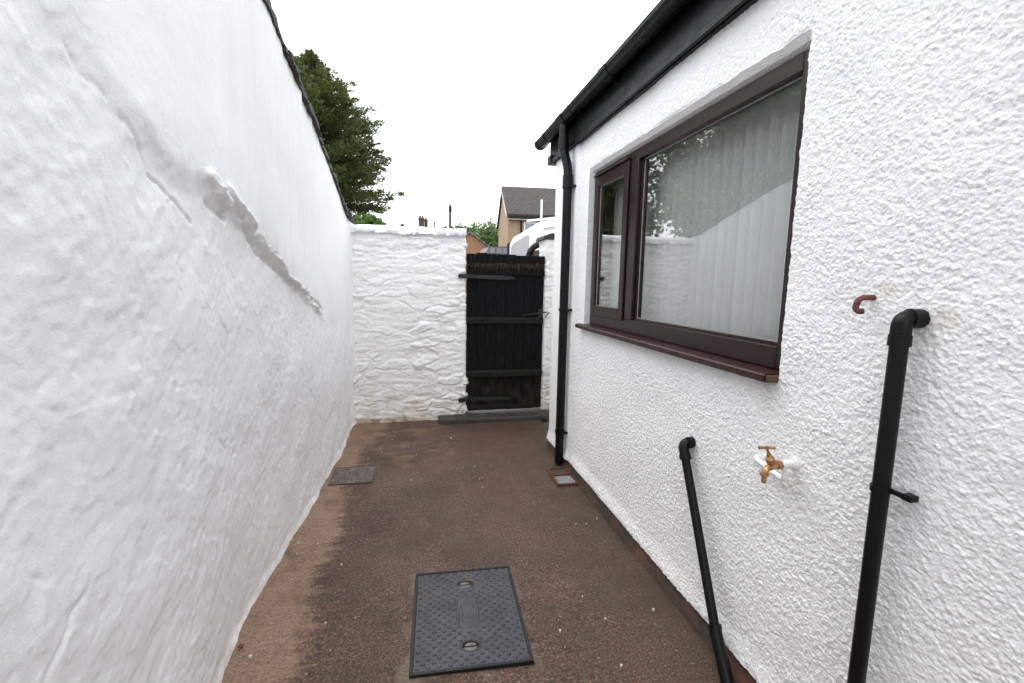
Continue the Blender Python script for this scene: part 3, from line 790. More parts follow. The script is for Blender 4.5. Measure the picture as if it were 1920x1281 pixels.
hh = 0.0040 * blob * dens + 0.0018 * blob2 + 0.0022 * fbm(YG * 50, ZG * 45, 21, 3) + 0.006 * fbm(YG * 2, ZG * 2, 24, 3)
# smoother band near the far corner and beads
fc = sstep(3.60, 3.66, YG)
hh = hh * (1 - 0.65 * fc) + 0.022 * fc
inz = (ZG > oz0 - 0.001) & (ZG < oz1 + 0.02); iny = (YG > oy0 - 0.02) & (YG < oy1 + 0.02)
dist_e = np.minimum(np.where(inz, np.minimum(abs(YG - oy0), abs(YG - oy1)), 9), np.where(iny, abs(ZG - oz1), 9))
hh = hh * (0.12 + 0.88 * sstep(0.0, 0.014, dist_e))
lwb = 1 - sstep(0.075, 0.20, ZG)
hh += 0.022 * lwb ** 1.5                       # bell-cast kick at the foot
XG = HX - hh
Yd = YG.copy(); Zd = ZG.copy()
edge = np.minimum.reduce([np.abs(YG - oy0) + 9 * ((ZG < oz0) | (ZG > oz1)), np.abs(YG - oy1) + 9 * ((ZG < oz0) | (ZG > oz1))])
wob = 0.006 * fbm(ZG * 16, YG * 0, 33, 3) + 0.003 * perlin(ZG * 60, YG * 0, 34)
Yd = YG + wob * np.exp(-np.minimum(np.abs(YG - oy0), np.abs(YG - oy1)) / 0.012) * ((ZG > oz0 - 0.01) & (ZG < oz1 + 0.01))
Zd = ZG + (0.006 * fbm(YG * 10, ZG * 0, 35, 3) + 0.002 * perlin(YG * 60, ZG * 0, 36)) * np.exp(-np.abs(ZG - oz1) / 0.012) * ((YG > oy0 - 0.01) & (YG < oy1 + 0.01))
# soften arris: pull the opening's edge vertices back
da = np.minimum(np.abs(YG - oy0), np.abs(YG - oy1)) * 1.0
inz = (ZG > oz0 - 0.001) & (ZG < oz1 + 0.02); iny = (YG > oy0 - 0.02) & (YG < oy1 + 0.02)
dist_e = np.minimum(np.where(inz, np.minimum(abs(YG - oy0), abs(YG - oy1)), 9), np.where(iny, abs(ZG - oz1), 9))
XG = XG + 0.002 * (1 - sstep(0.0, 0.010, dist_e))
V = np.stack([XG, Yd, Zd], -1)
keep = np.ones((len(yv) - 1, len(zv) - 1), bool); keep[i0:i1, j0:j1] = False
F = grid_faces(len(yv), len(zv), keep, flip=False)
nvz = len(zv); Vf = V.reshape(-1, 3)
loop = [(i0, j) for j in range(j0, j1)] + [(i, j1) for i in range(i0, i1)] + [(i1, j) for j in range(j1, j0, -1)] + [(i, j0) for i in range(i1, i0, -1)]
idx = np.array([i * nvz + j for i, j in loop]); ring = Vf[idx].copy()
mid = ring.copy(); mid[:, 0] = HX + 0.026
ring2 = ring.copy(); ring2[:, 0] = HX + 0.075
topm_ = np.array([1.0 if j == j1 else 0.0 for i, j in loop])
for rr_, k_ in ((mid, 0.5), (ring2, 1.0)):
    for q_, (i, j) in enumerate(loop):
        rr_[q_, 1] = ring[q_, 1] * (1 - k_) + yv[i] * k_; rr_[q_, 2] = ring[q_, 2] * (1 - k_) + zv[j] * k_ - topm_[q_] * 0.037 * min(1, k_ * 1.3)
nb_ = len(Vf); n_ = len(idx)
Vf = np.concatenate([Vf, mid, ring2])
k_ = np.arange(n_); k2 = (k_ + 1) % n_
F2 = np.stack([idx[k_], idx[k2], nb_ + k2, nb_ + k_], -1); F3 = np.stack([nb_ + k_, nb_ + k2, nb_ + n_ + k2, nb_ + n_ + k_], -1)
F = np.concatenate([F, F2, F3])
# far gable return of the same render
gxs = np.arange(0, 6.2, 0.06); c_edge = Vf[(len(yv) - 1) * nvz + np.arange(nvz)]
GV = np.repeat(c_edge[None], len(gxs), 0).copy(); GV[:, :, 0] = np.where(np.arange(len(gxs))[:, None] == 0, GV[:, :, 0], HX + gxs[:, None]); GV[:, :, 1] += np.where(np.arange(len(gxs)) == 0, 0, 0.004)[:, None]
off = len(Vf); Vf = np.concatenate([Vf, GV.reshape(-1, 3)]); F = np.concatenate([F, grid_faces(len(gxs), nvz) + off])
hw_ = np_mesh('wall', Vf, F, M_rough, hs)
nk = int(len(grid_faces(len(yv), len(zv), keep)))
for p_i in range(nk, nk + 2 * n_): hw_.data.polygons[p_i].use_smooth = False
b = MB()
b.prism([(HX + 0.02, 2.78), (7.5, 2.78), (4.4, 4.7)], 1, 4.17, 4.195)          # gable triangle
b.box(7.3, -2.5, 0, 7.5, 4.19, 2.8); b.box(HX + 0.02, -2.7, 0, 7.5, -2.5, 2.8)
b.build('rear_wall', M_rough_far, hs)
b = MB(); b.box(HX + 0.13, -2.5, 0.1, HX + 0.16, 1.30, 2.75); b.box(HX + 0.13, 3.5, 0.1, HX + 0.16, 4.15, 2.75)
b.box(HX + 0.13, 1.30, 0.1, HX + 0.16, 3.5, 1.22); b.box(HX + 0.13, 1.30, 2.50, HX + 0.16, 3.5, 2.75)
b.box(HX + 0.13, -2.4, 2.755, 7.3, 4.1, 2.77)
b.box(3.6, 0, 0.1, 3.65, 4.15, 2.75)
b.build('inner_lining', M_room, hs)
b = MB(); b.prism([(HX - 0.006, 0.083), (HX - 0.012, 0.06), (HX - 0.045, 0.0), (HX - 0.045, -0.02), (HX + 0.1, -0.02), (HX + 0.1, 0.083)], 1, -2.5, 4.205)
b.build('plinth', M_plinth, hs)
# roof, fascia, soffit
b = MB(); b.prism([(1.215, 2.998), (1.215, 2.978), (1.30, 3.02), (4.4, 4.86), (7.65, 2.96), (7.65, 3.0), (4.4, 4.93)], 1, -2.7, 4.36)
b.build('roof', M_tileh, hs)
b = MB(); b.box(1.283, -2.7, 2.735, 1.303, 4.33, 3.0, 0.002); b.build('fascia', M_fascia, hs)
b = MB(); b.box(1.3035, -2.7, 2.728, 1.345, 4.33, 2.752, 0.003); b.box(1.270, -2.7, 2.722, 1.2825, 4.33, 2.758, 0.004); b.build('fascia_moulding', M_fascia, hs)
b = MB(); b.prism([(1.304, 2.735), (1.60, 2.735), (4.4, 4.60), (4.4, 4.84), (1.304, 3.0)], 1, 4.31, 4.335)
b.box(1.262, 4.24, 2.725, 1.40, 4.345, 2.80, 0.004)
b.build('bargeboard', M_fascia, hs)

# window
wn = MB()
FX0, FX1 = HX + 0.045, HX + 0.105
wy0, wy1, wz0, wz1 = 1.422, 3.408, 1.300, 2.456
wn.box(FX0, wy0, wz0, FX1, wy0 + 0.062, wz1, 0.004); wn.box(FX0, wy1 - 0.062, wz0, FX1, wy1, wz1, 0.004)
wn.box(FX0 - .001, wy0 + 0.0622, wz1 - 0.066, FX1, wy1 - 0.0622, wz1, 0.004); wn.box(FX0 - .001, wy0 + 0.0622, wz0, FX1, wy1 - 0.0622, wz0 + 0.088, 0.004)
win = wn.build('window', M_frame, hs)
MB().box(FX0 - 0.003, 2.700, wz0 + 0.0885, FX1, 2.800, wz1 - 0.0665, 0.004).build('mullion', M_frame, win)
b = MB()           # inner rebate of fixed light
gy0, gy1, gz0, gz1 = 1.502, 2.682, 1.402, 2.388
X0_, X1_ = FX0 + 0.018, FX1
b.box(X0_, wy0 + .0624, wz0 + .0885, X1_, gy0, wz1 - .0665); b.box(X0_, gy1, wz0 + .0885, X1_, 2.6998, wz1 - .0665)
b.box(X0_, gy0, wz0 + .0885, X1_, gy1, gz0); b.box(X0_, gy0, gz1, X1_, gy1, wz1 - .0665)
b.build('glazing_bead', M_frame, win)
def seal(y0_, y1_, z0_, z1_, X):
    b = MB(); w_ = 0.0045
    b.box(X - .004, y0_, z0_, X, y0_ + w_, z1_); b.box(X - .004, y1_ - w_, z0_, X, y1_, z1_)
    b.box(X - .004, y0_ + w_, z0_, X, y1_ - w_, z0_ + w_); b.box(X - .004, y0_ + w_, z1_ - w_, X, y1_ - w_, z1_)
    return b
GX = FX0 + 0.034
seal(gy0, gy1, gz0, gz1, GX).build('glazing_seal', M_trim, win)
MB().box(GX, gy0 - .01, gz0 - .01, GX + 0.004, gy1 + .01, gz1 + .01).build('pane', M_glass, win)
# opening light standing proud
sy0, sy1, sz0, sz1 = 2.812, 3.362, 1.372, 2.412; sx = FX0 - 0.016
b = MB(); t_ = 0.062
b.box(sx, sy0, sz0, FX1 - 0.01, sy0 + t_, sz1, 0.005); b.box(sx, sy1 - t_, sz0, FX1 - 0.01, sy1, sz1, 0.005)
b.box(sx + .001, sy0 + t_ + .0002, sz0, FX1 - 0.01, sy1 - t_ - .0002, sz0 + 0.078, 0.005); b.box(sx + .001, sy0 + t_ + .0002, sz1 - 0.072, FX1 - 0.01, sy1 - t_ - .0002, sz1, 0.005)
b.build('opening_sash', M_frame, win)
MB().box(sx - 0.014, sy0 - 0.004, sz1 + 0.001, FX0, sy1 + 0.006, sz1 + 0.013, 0.003).build('drip_bar', M_sill, win)
sg = (sy0 + t_, sy1 - t_, sz0 + 0.078, sz1 - 0.072)
seal(*sg, sx + 0.024).build('glazing_seal', M_trim, win)
MB().box(sx + 0.024, sg[0] - .01, sg[2] - .01, sx + 0.028, sg[1] + .01, sg[3] + .01).build('pane', M_glass, win)
b = MB(); b.prism([(FX0 + 0.03, 1.2985), (FX0 + 0.03, 1.262), (1.283, 1.262), (1.278, 1.268), (1.278, 1.288), (1.283, 1.2935)], 1, 1.428, 3.47); b.build('sill', M_sill, win)
MB().box(1.285, 1.4115, 1.263, FX0 + 0.02, 1.4275, 1.290, 0.003, jit=0.001).build('sill_end', M_sillend, win)

# vertical blind
vb = root('vertical_blind', 'pale grey-green vertical slat blind hanging behind the picture window', 'blind', (1.56, 2.4, 1.3))
MB().box(1.535, 1.44, 2.40, 1.575, 3.40, 2.44, 0.003).build('headrail', M_whitep, vb)
yb = 1.47; k = 0
proto = None
while yb < 3.38:
    an = R(90 + 40 + random.uniform(-4, 4))
    bm_ = MB(); w_ = 0.0445; N_ = 6
    ptsA = []
    for i in range(N_ + 1):
        s_ = (i / N_ * 2 - 1); bow = 0.006 * (1 - s_ * s_)
        ptsA.append((s_ * w_ * math.cos(an) - bow * math.sin(an), s_ * w_ * math.sin(an) + bow * math.cos(an)))
    poly = ptsA + [(p[0] + 0.0012, p[1] + 0.0004) for p in ptsA[::-1]]
    gap = 0.0
    yy_ = yb
    if abs(yb - 2.60) < 0.04: an = R(60)
    bm_.prism([(1.555 + px_, yy_ + py_) for px_, py_ in poly], 2, 1.33, 2.41)
    o = bm_.build('slat', M_blind, vb)
    yb += 0.0745; k += 1
MB().box(1.553, 1.45, 1.332, 1.557, 3.39, 1.336).build('bottom_chain', M_whitep, vb)

# ------------------------------------------------------------------ gutter and downpipe
gu = root('gutter', 'black half round gutter along the eaves above the picture window', 'gutter', (1.22, 1, 2.9))
gcx, gcz, gr_ = 1.224, 2.955, 0.056
arcn = 16
outer = [(gcx + gr_ * math.cos(PI + PI * i / arcn), gcz + gr_ * math.sin(PI + PI * i / arcn)) for i in range(arcn + 1)]
inner = [(gcx + (gr_ - .004) * math.cos(PI + PI * i / arcn), gcz + (gr_ - .004) * math.sin(PI + PI * i / arcn)) for i in range(arcn + 1)]
lip_ = [(gcx - gr_ - .003, gcz), (gcx - gr_ - .003, gcz + .006), (gcx - gr_ + .004, gcz + .006)]
def gutter_seg(y0_, y1_, ex=0.0):
    bb = MB(); o_ = [(gcx + (p[0] - gcx) * (1 + ex), gcz + (p[1] - gcz) * (1 + ex)) for p in outer]
    poly = [(o_[0][0] - .003, gcz + .006)] + o_ + [(o_[-1][0], gcz + .006)] + inner[::-1] + [(inner[0][0] + .002, gcz + .006)]
    bb.prism(poly, 1, y0_, y1_)
    for k_ in range(len(bb.sm)): bb.sm[k_] = False
    return bb
gutter_seg(-2.7, 4.46).build('trough', M_black, gu)
b = gutter_seg(4.42, 4.48, 0.07); b.prism([(p[0], p[1]) for p in outer] + [(gcx + gr_, gcz + .012), (gcx - gr_, gcz + .012)], 1, 4.480, 4.486)
b.build('end_cap', M_black, gu)
for yy_ in (2.86, 1.15, -0.5):
    b = gutter_seg(yy_ - 0.055, yy_ + 0.055, 0.08); b.box(gcx + 0.030, yy_ - .012, gcz - .075, 1.2825, yy_ + .012, gcz - .045, 0.003)
    b.build('union_bracket', M_black, gu)
OY = 3.74
b = gutter_seg(OY - 0.075, OY + 0.075, 0.09); b.tube([(1.224, OY, gcz - .05), (1.224, OY, gcz - .115)], 0.040, 20)
b.build('running_outlet', M_black, gu)
for yy_ in (3.5, 4.2, 1.9):
    b = gutter_seg(yy_ - 0.012, yy_ + 0.012, 0.07); b.build('bracket', M_black, gu)

dp = root('downpipe', 'black round downpipe with swan neck on the bungalow corner, ending over the drain', 'downpipe', (1.26, 3.7, 0))
PXc, PYc = 1.258, 3.71
b = MB()
pr = 0.0375
b.tube(bend([(1.224, OY, gcz - .09), (1.224, OY, 2.70), (PXc, PYc, 2.56), (PXc, PYc, 2.40)], 0.06, 8), pr, 20)
b.build('swan_neck', M_black, dp)
b = MB()
b.tube([(PXc, PYc, 2.50), (PXc, PYc, 2.40)], 0.0425, 20); b.build('socket', M_black, dp); b = MB(); b.tube([(1.224, OY, 2.80), (1.224, OY, 2.70)], 0.0425, 20)
b.build('socket', M_black, dp)
b = MB(); b.tube([(PXc, PYc, 2.41), (PXc, PYc, 0.02)], pr, 24); b.build('pipe', M_black, dp)
for zc in (2.405, 1.39, 0.31):
    b = MB(); b.tube([(PXc, PYc, zc - .013), (PXc, PYc, zc + .013)], 0.0435, 24)
    b.box(PXc, PYc - 0.065, zc - .010, 1.322, PYc - 0.035, zc + .010, 0.003); b.box(PXc, PYc + 0.035, zc - .010, 1.31, PYc + 0.06, zc + .010, 0.003)
    b.tube([(1.295, PYc - .052, zc), (1.285, PYc - .062, zc)], 0.007, 8)
    b.build('clip', M_black, dp)

# ------------------------------------------------------------------ drain gully
dg = root('drain_gully', 'small drain gully with red-brown rim and grey grate below the downpipe', 'drain', (1.2, 3.45, 0))
def frame_rect(x0, y0, x1, y1, z0, z1, w, bev=0.003, jit=0.002):
    b = MB(); b.box(x0, y0, z0, x1, y0 + w, z1, bev, jit=jit); b.box(x0, y1 - w, z0, x1, y1, z1, bev, jit=jit)
    b.box(x0, y0 + w, z0, x0 + w, y1 - w, z1, bev, jit=jit); b.box(x1 - w, y0 + w, z0, x1, y1 - w, z1, bev, jit=jit); return b
b = frame_rect(1.112, 3.29, 1.290, 3.62, -0.01, 0.016, 0.018); b.build('rim', M_redpaint, dg)
b = frame_rect(1.108, 3.455, 1.294, 3.488, -0.01, 0.024, 0.017); b.build('rim_bar', M_redpaint, dg)
MB().box(1.120, 3.48, -0.012, 1.280, 3.61, 0.006).build('pit', M_step, dg)
b = MB()
for i in range(9): b.box(1.126 + i * .0175, 3.292, 0.002, 1.135 + i * .0175, 3.455, 0.012, 0.002)
for i in range(6): b.box(1.124, 3.298 + i * .027, 0.001, 1.276, 3.306 + i * .027, 0.0105, 0.001)
b.build('grate', M_grate, dg)
# ------------------------------------------------------------------ small iron inspection cover
ic = root('inspection_cover', 'small worn iron cover set in the pale margin by the left wall', 'cover', (-0.5, 3.8, 0))
frame_rect(-0.675, 3.625, -0.335, 3.962, -0.01, 0.004, 0.010, 0.001, 0.001).build('rim', M_step, ic)
b = MB(); b.box(-0.6645, 3.6355, -0.01, -0.3455, 3.9515, 0.003, 0.001)
for i in range(9):
    for j in range(9):
        if random.random() < 0.85: b.box(-0.648 + i * .033, 3.652 + j * .032, 0.0025, -0.628 + i * .033 + random.uniform(-.004, .003), 3.672 + j * .032, 0.0052, 0.001, jit=0.001)
b.build('plate', M_oldcover, ic)

# ------------------------------------------------------------------ manhole cover
mc = thing('manhole_cover', 'dark grey studded steel manhole cover with two keyholes in the yard floor', 'manhole cover', (0.242, 2.026, 0.004))
mc.rotation_euler = (0, 0, R(-2.6))
W2, H2 = 0.262, 0.332
frame_rect(-W2, -H2, W2, H2, -0.012, 0.010, 0.014, 0.002, 0).build('rim', M_platerim, mc)
# studded plate as a height field
nx2, ny2 = 300, 380
gx2 = np.linspace(-W2 + .015, W2 - .015, nx2); gy2 = np.linspace(-H2 + .015, H2 - .015, ny2)
GX2, GY2 = np.meshgrid(gx2, gy2, indexing='ij')
p_ = 0.046; rs_ = 0.0215
row = np.round(GY2 / rs_); offx = np.where(row % 2 == 0, 0, p_ / 2)
cxs = np.round((GX2 - offx) / p_) * p_ + offx; cys = row * rs_
dd = np.hypot(GX2 - cxs, GY2 - cys)
hs2 = 0.0046 * (1 - sstep(0.0062, 0.0085, dd))
lab = (np.abs(cxs) < 0.066) & (np.abs(cys) < 0.112)
def inell(cx, cy, a_, b_): return ((cxs - cx) / a_) ** 2 + ((cys - cy) / b_) ** 2 < 1
ky = 0.208
lab |= inell(0, ky, 0.058, 0.047) | inell(0, -ky, 0.058, 0.047)
hs2 = np.where(lab, 0, hs2)
# central plaque
def rect_d(cx, cy, a_, b_): return np.maximum(np.abs(GX2 - cx) - a_, np.abs(GY2 - cy) - b_)
rdp = rect_d(0, 0, 0.052, 0.100)
hs2 += 0.0036 * (1 - sstep(0.0, 0.0035, rdp)) - 0.0026 * (1 - sstep(0.0, 0.003, rect_d(0, 0, 0.043, 0.091))) + 0.0022 * (1 - sstep(0, 0.002, rect_d(0.002, -0.002, 0.027, 0.066)))
for q_, (cx_, cy_, a_) in enumerate(((-0.004, 0.048, 0.014), (0.010, 0.030, 0.004))): hs2 += 0.0012 * (1 - sstep(0, 0.0016, rect_d(cx_, cy_, a_, 0.0018)))
for s_ in (1, -1):
    e_ = np.sqrt(((GX2) / 0.037) ** 2 + ((GY2 - s_ * ky) / 0.028) ** 2)
    hs2 += 0.004 * np.exp(-((e_ - 1.12) / 0.16) ** 2) - 0.013 * (1 - sstep(0.80, 1.0, e_))
Vp = np.stack([GX2, GY2, hs2 + 0.005], -1).reshape(-1, 3)
np_mesh('plate', Vp, grid_faces(nx2, ny2), M_plate, mc)
for s_ in (1, -1):
    b = MB(); n = 20
    b.prism([(0.029 * math.cos(PI + PI * i / n), s_ * ky - 0.003 + 0.019 * math.sin(PI + PI * i / n)) for i in range(n + 1)], 2, -0.010, 0.001)
    b.prism([(0.026 * math.cos(PI * i / n), s_ * ky + 0.003 + 0.017 * math.sin(PI * i / n)) for i in range(n + 1)], 2, -0.010, 0.0035)
    b.build('keyhole', M_key, mc)

# ------------------------------------------------------------------ waste pipes
wp = root('waste_pipe', 'tall black waste pipe with elbow and clip, nearest the camera on the white wall', 'pipe', (1.285, 0.96, 0), 'black waste pipes on the roughcast wall')
px0 = 1.281; py0 = 0.965
b = MB(); b.tube([(px0, py0, 1.50), (px0, py0 - .004, 0.0)], 0.0215, 24); b.build('pipe', M_pipe, wp)
b = MB()
b.tube(bend([(px0, py0, 1.475), (px0, py0, 1.541), (1.34, py0 - .012, 1.541)], 0.026, 8), 0.0240, 24)
b.tube([(px0, py0, 1.496), (px0, py0, 1.466)], 0.0265, 24); b.tube([(1.295, py0 - .005, 1.541), (1.326, py0 - .010, 1.541)], 0.0265, 24)
b.build('elbow', M_pipe, wp)
b = MB(); b.tube([(px0, py0, 1.052), (px0, py0, 1.068)], 0.0245, 24); b.box(px0 + .008, py0 - .052, 1.054, px0 + .022, py0 - .015, 1.066, 0.002); b.box(px0 + .012, py0 - .072, 1.050, 1.322, py0 - .046, 1.068, 0.003)
b.tube([(px0 + .012, py0 - .060, 1.059), (px0 + .008, py0 - .060, 1.059)], 0.006, 8)
b.build('clip', M_pipe, wp)
wq = root('waste_pipe', 'short black waste pipe leaning down the white wall, left of the brass tap', 'pipe', (1.285, 1.5, 0), 'black waste pipes on the roughcast wall')
A0 = Vector((1.285, 1.892, 0.800)); A1 = Vector((1.250, 1.532, 0.142)); E1 = Vector((1.234, 1.40, -0.02)); de = (E1 - A1).normalized(); A2 = Vector((1.268, 1.40, -0.02))
dirp = (A1 - A0).normalized()
b = MB(); b.tube([A0, A1, E1], 0.0205, 20); b.build('pipe', M_pipe, wq)
b = MB(); b.tube(bend([A0 - dirp * -0.02, A0 - dirp * 0.055, Vector((1.345, 1.900, 0.858))], 0.030, 8), 0.0245, 24)
b.tube([A0 + dirp * 0.0, A0 + dirp * 0.024], 0.0275, 24); b.tube([(1.300, 1.896, 0.857), (1.324, 1.898, 0.858)], 0.0275, 24)
b.build('elbow', M_pipe, wq)
b = MB(); b.tube([A1 - dirp * 0.03, A1, E1], 0.0265, 24); b.tube([A1 - dirp * 0.035, A1 - dirp * 0.02], 0.029, 24); b.build('coupling', M_pipe, wq)

# rusty overflow stub
so = MB()
so.tube(bend([(1.335, 1.092, 1.592), (1.300, 1.096, 1.592), (1.286, 1.100, 1.584), (1.281, 1.102, 1.562), (1.288, 1.098, 1.550), (1.300, 1.092, 1.552)], 0.012, 5), 0.0085, 14)
tag(so.build('overflow_stub', M_rust), 'small rusty brown curved pipe stub poking from the white wall', 'pipe')

# ------------------------------------------------------------------ garden tap
tp = root('garden_tap', 'brass bib tap with tee handle on a white elbow below the window', 'tap', (1.25, 1.3, 0.99))
zt = 0.992; yt = 1.303
b = MB()
b.tube([(1.335, yt, zt), (1.318, yt, zt)], 0.021, 20); b.tube([(1.32, yt, zt), (1.268, yt, zt)], 0.0145, 20)
b.tube(bend([(1.290, yt, zt), (1.290, yt, zt - 0.058), (1.300, yt + .06, zt - 0.058), (1.312, yt + .165, zt - 0.046), (1.345, yt + .185, zt - 0.044)], 0.012, 5), 0.0100, 14)
b.build('white_elbow', M_wpipe, tp)
b = MB()
b.tube([(1.270, yt, zt), (1.254, yt, zt)], 0.0165, 6, smooth=False); b.tube([(1.256, yt, zt), (1.246, yt, zt - .001), (1.230, yt, zt - .004), (1.214, yt, zt - .010)], [0.0105, .0115, 0.0135, 0.011], 16)
b.tube(bend([(1.226, yt, zt - .006), (1.208, yt, zt - .016), (1.206, yt, zt - .036)], 0.014, 6), 0.0100, 16)
b.tube([(1.206, yt, zt - .026), (1.206, yt, zt - .036)], 0.0150, 6, smooth=False)
b.tube([(1.206, yt, zt - .034), (1.206, yt, zt - .062)], [0.0092, 0.0082], 16)
b.build('tap_body', M_brass, tp)
b = MB()
q0 = Vector((1.234, yt, zt + .000)); q1 = Vector((1.212, yt, zt + .052)); dq = (q1 - q0).normalized()
b.tube([q0, q0 + dq * .018, q0 + dq * .019, q0 + dq * .030, q0 + dq * .031, q0 + dq * .042, q0 + dq * .050], [0.0135, 0.0135, 0.0150, 0.0150, 0.0105, 0.0095, 0.006], 14)
b.tube([q0 + dq * .046, q0 + dq * .070], 0.0042, 12)
b.build('bonnet', M_brass, tp)
b = MB(); e_ = q0 + dq * .072
b.tube([e_ + Vector((-.028, .005, 0)), e_ + Vector((-.021, .0038, 0)), e_, e_ + Vector((.021, -.0038, 0)), e_ + Vector((.028, -.005, 0))], [0.0064, 0.005, 0.0055, 0.005, 0.0064], 12)
b.tube([e_ + Vector((0, 0, -.006)), e_ + Vector((0, 0, .006))], 0.006, 12)
b.build('tee_handle', M_brass, tp)

# ------------------------------------------------------------------ pale flecks lying on the floor
flecks = [(1080, 984), (1119, 974), (1092, 1120), (1135, 1162), (1050, 1185), (716, 848), (735, 825), (845, 822), (690, 862), (470, 1233), (560, 1020), (596, 1020), (890, 876), (610, 1170), (640, 1060), (1040, 845), (1225, 1145), (905, 915), (770, 902), (1165, 1250), (655, 870), (668, 846)]
def ground_pt(px_, py_):
    v = f + r2 * ((px_ - 960) / 850.0) - u2 * ((py_ - 640.5) / 850.0)
    t_ = -CAM_H / v.z; return Vector((v.x * t_, v.y * t_, 0))
allp = [ground_pt(*q) for q in flecks]
b = MB()
for i in range(60):
    allp.append(Vector((random.uniform(-0.72, 1.2), random.uniform(1.4, 5.0), 0)))
for i, p in enumerate(allp):
    big_ = i < len(flecks); s_ = random.uniform(0.004, 0.008) if big_ else random.uniform(0.0012, 0.0032)
    if 0 < p.x < .5 and 1.69 < p.y < 2.36 and not big_: continue
    n = 6; a0 = random.uniform(0, 6)
    pts_ = [(p.x + s_ * random.uniform(.6, 1.2) * math.cos(a0 + k * PI / 3), p.y + s_ * random.uniform(.6, 1.2) * math.sin(a0 + k * PI / 3)) for k in range(n)]
    b.prism(pts_, 2, 0.0, 0.006 + s_ * random.uniform(0.3, 0.7))
tag(b.build('debris', M_debris), 'pale flecks and crumbs scattered over the yard floor', None, None, 'stuff')

for i, (px_, py_, sz, lab_) in enumerate(((452, 1213, 0.020, 'small dark brown clod at the foot of the left wall'), (769, 1000, 0.004, ''),)):
    if not lab_: continue
    p = ground_pt(px_, py_)
    bm = bmesh.new(); bmesh.ops.create_icosphere(bm, subdivisions=3, radius=sz * .6)
    for v in bm.verts: v.co = Vector((v.co.x * random.uniform(.9, 1.15), v.co.y * random.uniform(.8, 1.1), v.co.z * 0.55)) + p + Vector((0, 0, .004))
    me = bpy.data.meshes.new('clod'); bm.to_mesh(me); bm.free(); me.materials.append(M_rust)
    o = bpy.data.objects.new('clod', me); COL.objects.link(o); tag(o, lab_, 'clod')

# ------------------------------------------------------------------ vegetation
def leaf_cloud(pts, size, aspect=1.6, dirs=None, seed=1):
    rg = np.random.default_rng(seed); n = len(pts)
    a_ = rg.normal(size=(n, 3)); a_ /= np.linalg.norm(a_, axis=1)[:, None]
    if dirs is not None: a_ = dirs
    b_ = np.cross(a_, rg.normal(size=(n, 3))); b_ /= np.linalg.norm(b_, axis=1)[:, None]
    s = size * rg.uniform(0.6, 1.3, n)[:, None]
    V = np.stack([pts - a_ * s * aspect * .5, pts + b_ * s * .5, pts + a_ * s * aspect * .5, pts - b_ * s * .5], 1).reshape(-1, 3)
    F = np.arange(4 * n).reshape(n, 4)
    return V, F
def conifer(x0, y0, z0, H, rad, seed, lab):
    t_ = root('conifer', lab, 'tree', (x0, y0, z0))
    rg = random.Random(seed)
    MB().tube([(x0, y0, z0), (x0 + .05, y0, z0 + H * .5), (x0, y0, z0 + H)], [0.20, 0.11, 0.015], 12).build('trunk', M_bark, t_)
    P = []; D = []; br_ = MB()
    zc0 = z0 + H * 0.49
    nb_ = 260
    for i in range(nb_):
        k_ = i / nb_; z = zc0 + (z0 + H - zc0) * k_ ** 0.9
        L = float(np.interp(z, [3.3, 4.0, 4.8, 5.6, 6.3, 6.8, 7.2, 7.5], [2.0, 2.3, 2.3, 1.95, 1.25, 0.72, 0.28, 0.06])) * rg.uniform(0.70, 1.08)
        an = i * 2.399 + rg.uniform(-.3, .3)
        droop = -0.16 + 0.42 * k_
        p0 = Vector((x0, y0, z)); n = 14; path = []
        for j in range(n + 1):
            s_ = j / n
            path.append(p0 + Vector((math.cos(an) * L * s_, math.sin(an) * L * s_, L * (droop * s_ * 0.9 + 0.16 * s_ ** 2.5))))
        br_.tube([path[0], path[n // 2], path[n]], [0.028, 0.016, 0.004], 5, cap=False)
        side = Vector((-math.sin(an), math.cos(an), 0)); out_ = Vector((math.cos(an), math.sin(an), 0))
        for j in range(int(17 * L + 6)):
            s_ = 0.18 + 0.82 * rg.random() ** 0.8; q = path[min(n, int(s_ * n))]; sg = 1 if rg.random() < .5 else -1
            tl = (0.04 + 0.12 * min(1, L) + 0.30 * L * (1.02 - s_)) * rg.uniform(0.6, 1.15)
            td = (out_ * rg.uniform(.5, 1.1) + side * sg * rg.uniform(.3, 1.0) + Vector((0, 0, rg.uniform(-.50, .50) + .25 * k_))).normalized()
            m_ = int(60 * tl + 8)
            for q_ in range(m_):
                e = (q_ + rg.random()) / m_
                c_ = q + td * (tl * e) + Vector((0, 0, -0.10 * tl * math.sin(e * PI) + .06 * e * e * tl))
                w_ = 0.050 * (1.15 - e)
                P.append(c_ + Vector([rg.uniform(-w_, w_) for _ in range(3)])); D.append((td * 0.9 + Vector([rg.uniform(-.7, .7) for _ in range(3)])).normalized())
    br_.build('branches', M_bark, t_)
    V, F = leaf_cloud(np.array(P), 0.022, 3.4, np.array(D), seed)
    np_mesh('crown', V, F, M_needle, t_, smooth=False)
    return t_
conifer(-2.58, 13.6, 0, 7.5, 2.25, 5, 'tall dark green conifer rising behind the left wall against white sky')
